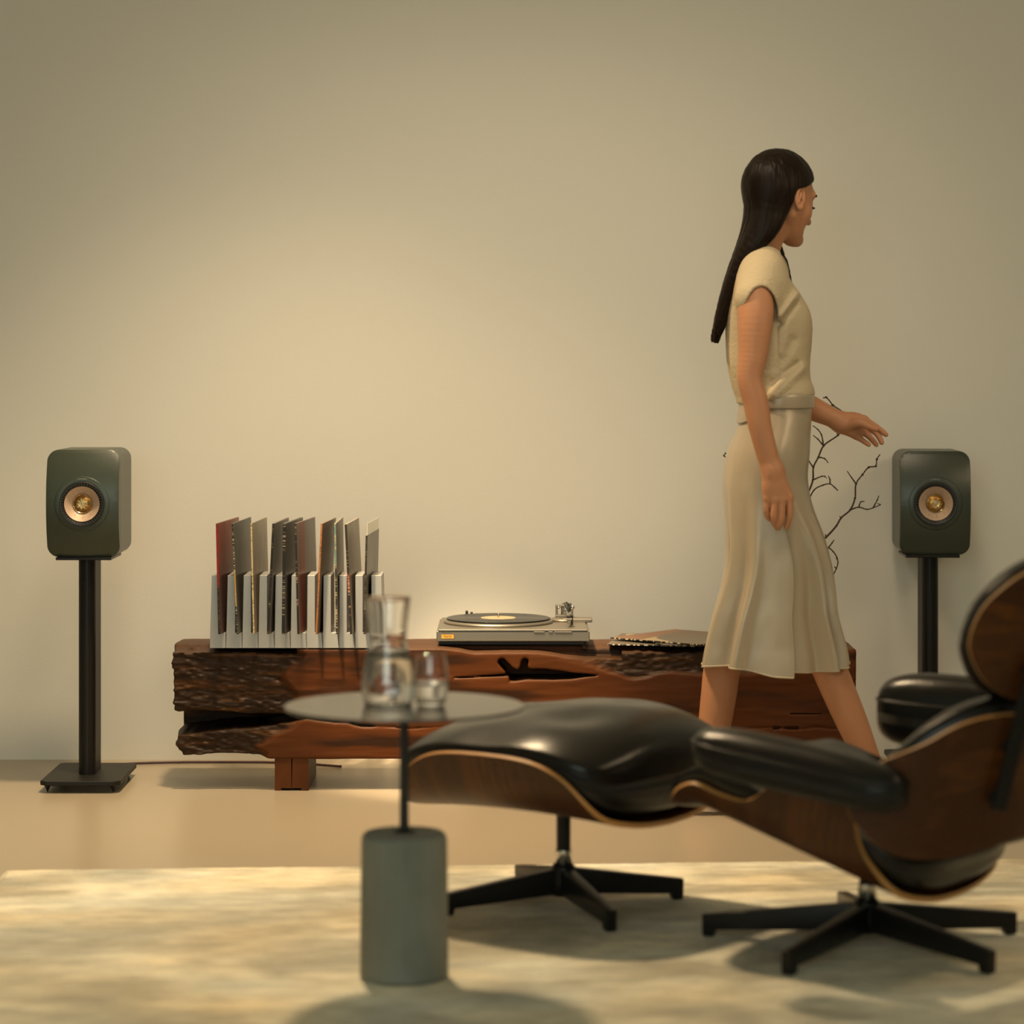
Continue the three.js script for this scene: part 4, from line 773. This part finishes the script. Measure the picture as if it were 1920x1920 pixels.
  const topField = (x, y, z) => {
    const b = tb(y), f = tf(y), rz = tz(y), cx = (b + f) / 2, r = (f - b) / 2, k = hypot((x - cx) / r, z / rz);
    let d = (k - 1) * min(r, rz) * 0.92;
    // shoulder and cap sleeve, the armhole cut out below it
    for (const s of [1, -1]) {
      const sh = s > 0 ? cap(x, y, z, [-.0168, 1.4234, .08, 0.05], [-.038, 1.3504, .15, 0.054]) : cap(x, y, z, [.0144, 1.4286, -.08, 0.05], [.0208, 1.3572, -.15, 0.054]);
      d = smin(d, sh, 0.05);
    }
    if (z > 0.08) {
      const ax = (x - PX(1416)) * 0.98, ay = y - PY(612), g = hypot(ax / 0.047, ay / (ay > 0 ? 0.098 : 0.2)) - 1;
      d = smax(d, -max(g * 0.04, 0.125 - z), 0.006);
    } else if (z < -0.08) {
      const ax = x - PX(1446), ay = y - PY(612), g = hypot(ax / 0.05, ay / (ay > 0 ? 0.095 : 0.2)) - 1;
      d = smax(d, -max(g * 0.04, 0.125 + z), 0.006);
    }
    if (d > 0.03 || d < -0.03) { /* far from the cloth */ } else {
      const n = sstep(0.02, 0.1, z);
      d -= n * (fold(x, y, [.0737, 1.3649], [.0278, 1.3038], 0.011, 0.009) - fold(x, y, [.0681, 1.3372], [.0292, 1.29], 0.009, 0.008) + fold(x, y, [.0861, 1.1733], [.0098, 1.1067], 0.014, 0.008) - fold(x, y, [.0709, 1.1817], [.007, 1.1372], 0.012, 0.008) + fold(x, y, [.0459, 1.2983], [.0376, 1.215], 0.014, 0.004) - fold(x, y, [.0598, 1.2428], [.0209, 1.1733], 0.014, 0.005));
      d += 0.005 * (fbm(x * 9, y * 6, z * 9, 2) - 0.5) + 0.0009 * (noise(x * 190, y * 330, z * 190) - 0.5);
    }
    const hem = PY(740) + (PX(1525) - x) * -0.105 + 0.004 * sin(x * 30);
    d = smax(d, hem - y, 0.004);
    const neck = PY(463) + (PX(1440) - x) * 0.35;
    return smax(d, y - neck, 0.005);
  };
  obj('knit_top', surface(topField, [-0.14, 1.04, -0.22], [0.16, 1.52, 0.22], 0.003, null, 1.8), phys([0.5, 0.41, 0.27], 0.85, { sheen: 0.3, sheenRoughness: 0.6 }), t);
  // ---- satin skirt: wraps round once, the back panel lapping over the front one at the slit on her near side
  const SK = [[735, 1393, 1521, 0.128], [765, 1391, 1521, 0.132], [800, 1384, 1520, 0.145], [850, 1364, 1519, 0.165], [900, 1357, 1515, 0.172], [950, 1358, 1524, 0.172], [1000, 1360, 1542, 0.17], [1050, 1360, 1556, 0.168], [1100, 1352, 1564, 0.168], [1150, 1339, 1569, 0.17], [1200, 1327, 1582, 0.172], [1225, 1322, 1588, 0.174], [1260, 1316, 1591, 0.176]];
  const sb = col(SK, 1), sf = col(SK, 2), sz = col(SK, 3), th0 = 1.535;
  const skirtAt = (th, v) => {                       // v: 0 waist .. 1 hem
    const own = th - th0, flap = exp(-max(own, 0) / 0.55), y0 = PY(760), hemY = PY(1243) - 0.014 * exp(-((own / 0.25) ** 2)) + 0.006 * sin(th * 3 + 1), y = lerp(y0, hemY, v);
    const b = sb(y), f = sf(y), cx = (b + f) / 2, r = (f - b) / 2, w = sstep(0.25, 1, v);
    let k = 1; const fl = (c, wd, a, s) => { const dd = Math.atan2(sin(th - c - s * (v - 0.5)), cos(th - c - s * (v - 0.5))); return a * exp(-((dd / wd) ** 2)); };
    let out = 1.35 * w * (fl(0.62, 0.13, 0.016, 0.1) + fl(1.02, 0.1, 0.017, -0.25) - fl(0.82, 0.1, 0.016, -0.1) - fl(1.25, 0.12, 0.018, -0.2) + fl(1.95, 0.13, 0.016, 0.3) - fl(2.25, 0.14, 0.02, 0.25) + fl(2.62, 0.12, 0.018, 0.2) - fl(2.85, 0.1, 0.014, 0.1) + fl(4.2, 0.2, 0.016, 0) + fl(5.2, 0.25, 0.014, 0));
    out += 0.006 * sstep(0, 0.2, v) * (fbm(cos(th) * 2.2 + 9, v * 3.2, sin(th) * 2.2, 3) - 0.5) + 0.02 * sstep(0.05, 0.3, v) * sstep(0.75, 0.3, v) * (fbm(cos(th) * 1.6, v * 3 + 5, sin(th) * 1.6, 2) - 0.55);
    out += 0.011 * sstep(0.3, 0.7, v) * (own < 3 ? flap : 0);
    const e = lerp(1, 0.72, sstep(0.1, 0.6, v)), C = Math.sign(cos(th)) * Math.pow(abs(cos(th)), e), S = Math.sign(sin(th)) * Math.pow(abs(sin(th)), e);
    return [cx + r * C + out * cos(th), y, sz(y) * S + out * sin(th)];
  };
  {
    const NT = 300, NV = 130, P = [], I = [], a = th0 - 0.035, b = th0 + 2 * PI + 0.22;
    for (const off of [0, -0.0012]) for (let j = 0; j <= NV; j++) for (let i = 0; i <= NT; i++) { const th = lerp(a, b, i / NT), p = skirtAt(th, j / NV); P.push(p[0] + off * cos(th), p[1], p[2] + off * sin(th)); }
    const row = NT + 1, back = row * (NV + 1);
    for (let j = 0; j < NV; j++) for (let i = 0; i < NT; i++) { const c = j * row + i; I.push(c, c + 1, c + row + 1, c, c + row + 1, c + row); const e = c + back; I.push(e, e + row + 1, e + 1, e, e + row, e + row + 1); }
    const satin = phys([0.41, 0.34, 0.245], 0.32, { metalness: 0.12 });
    const g = geom(P, I), sk = obj('skirt', g, satin, t);
    const hem = []; for (let i = 0; i <= 200; i++) hem.push(skirtAt(lerp(a, b, i / 200), 1)); const slit = []; for (let j = 30; j <= 60; j++) slit.push(skirtAt(a, j / 60));
    obj('rolled_hem', [tube(hem, 0.0024, 6, 600), tube(slit, 0.0016, 6, 120)], satin, sk);
    const W = [], WI = [], n = 96;
    for (let i = 0; i <= n; i++) {
      const th = i / n * 2 * PI, c = cos(th), low = PY(765) - 0.04 * sstep(-0.35, -1, c), up = PY(736);
      for (const [y, o] of [[up, 0.0], [up, 0.006], [lerp(up, low, 0.3), 0.0075], [low + 0.003, 0.007], [low, 0.004], [low + 0.001, -0.002]]) { const bb = sb(min(y, PY(766))), ff = sf(min(y, PY(766))); W.push((bb + ff) / 2 + ((ff - bb) / 2 + o) * c, y, (sz(min(y, PY(766))) + o) * sin(th)); }
    }
    for (let i = 0; i < n; i++) for (let k = 0; k < 5; k++) { const q0 = i * 6 + k; WI.push(q0, q0 + 6, q0 + 7, q0, q0 + 7, q0 + 1); }
    obj('waistband', geom(W, WI), satin, sk);
  }
}

// ------------------------------------------------------------------ bare branches in a slim vase on the bench, behind the woman
{
  const D = 7.9, t = thing('branch_arrangement', 'bare dark twigs standing behind the woman at the right end of the bench', 'branches', [0.76, TOP, 0.43]);
  const m = std([0.035, 0.022, 0.012], 0.8), up = (p) => [(p[0] - 960) / 5222 * D - 0.76, 1.19 - (p[1] - 678) / 5222 * D - TOP, (p[2] ?? 0)];
  const knots = (pts, r) => pts.slice(1, -1).map((p) => new THREE.SphereGeometry(r * 1.35, 8, 6).translate(...p));
  const branch = (thick, stem, ...twigs) => {
    const taper = (pts, r0, r1) => { const c = new THREE.CatmullRomCurve3(pts.map((p) => new THREE.Vector3(...p)), false, 'centripetal', 0.2), n = pts.length * 5, g = new THREE.TubeGeometry(c, n, 1, 7), P = g.attributes.position, q = new THREE.Vector3(); for (let i = 0; i <= n; i++) { c.getPointAt(i / n, q); const r = lerp(r0, r1, i / n) * (0.9 + 0.25 * noise(i * 0.7, r0 * 999, 1)); for (let k = 0; k <= 7; k++) { const o = i * 8 + k; P.setXYZ(o, q.x + (P.getX(o) - q.x) * r, q.y + (P.getY(o) - q.y) * r, q.z + (P.getZ(o) - q.z) * r); } } return g; };
    const s = stem.map(up), b = obj('branch', [taper(s, thick, 0.0016), ...knots(s, thick * 0.75)], m, t);
    for (const w of twigs) { const u = w.map(up); obj('twig', [taper(u, 0.0022, 0.0012), ...knots(u, 0.0019)], m, b); }
  };
  const base = [1472, 1075, 0];
  branch(0.0034, [base, [1500, 960, 0.01], [1524, 900], [1525, 876], [1534, 858], [1544, 836], [1571, 816], [1584, 800], [1583, 776], [1562, 760], [1549, 745], [1543, 746]],
    [[1544, 836], [1540, 815], [1533, 805], [1524, 798]], [[1544, 836], [1533, 823], [1524, 816]], [[1535, 857], [1546, 860], [1553, 868]], [[1525, 877], [1517, 865], [1508, 850]], [[1524, 900], [1541, 893], [1546, 893], [1550, 897]], [[1562, 760], [1557, 760]], [[1571, 816], [1569, 811]]);
  branch(0.0026, [base, [1502, 985], [1526, 919], [1542, 910], [1556, 907], [1565, 914], [1571, 920]], [[1556, 907], [1556, 899], [1553, 892]]);
  branch(0.0036, [base, [1512, 1040], [1549, 1007], [1568, 986], [1577, 971], [1594, 956], [1603, 934], [1605, 907], [1617, 890], [1629, 876], [1642, 874], [1644, 861], [1650, 852]],
    [[1605, 907], [1597, 896], [1588, 883]], [[1594, 956], [1610, 951], [1626, 955], [1637, 952], [1650, 946], [1645, 944]], [[1610, 951], [1614, 941], [1621, 940]], [[1637, 952], [1645, 937], [1648, 929]], [[1577, 971], [1574, 968]], [[1549, 1007], [1547, 1001]]);
  branch(0.0024, [base, [1520, 1055], [1545, 1030], [1553, 1027], [1562, 1034], [1569, 1045], [1571, 1055], [1568, 1066], [1562, 1078]], [[1553, 1027], [1560, 1018], [1564, 1012]], [[1568, 1066], [1564, 1062]], [[1570, 1048], [1567, 1047]]);
  branch(0.0026, [base, [1440, 960], [1400, 900], [1372, 866], [1362, 858], [1357, 854], [1360, 850], [1366, 852]], [[1372, 866], [1362, 874], [1358, 884]]);
  obj('vase', lathe([[0, 0], [0.03, 0], [0.034, 0.006], [0.04, 0.05], [0.034, 0.11], [0.018, 0.16], [0.016, 0.185], [0.019, 0.2], [0.0165, 0.2], [0.0135, 0.185], [0.015, 0.16], [0, 0.15]], 48).translate(up(base)[0], 0, 0), std([0.03, 0.028, 0.025], 0.5), t);
}

renderer.render(scene, camera);
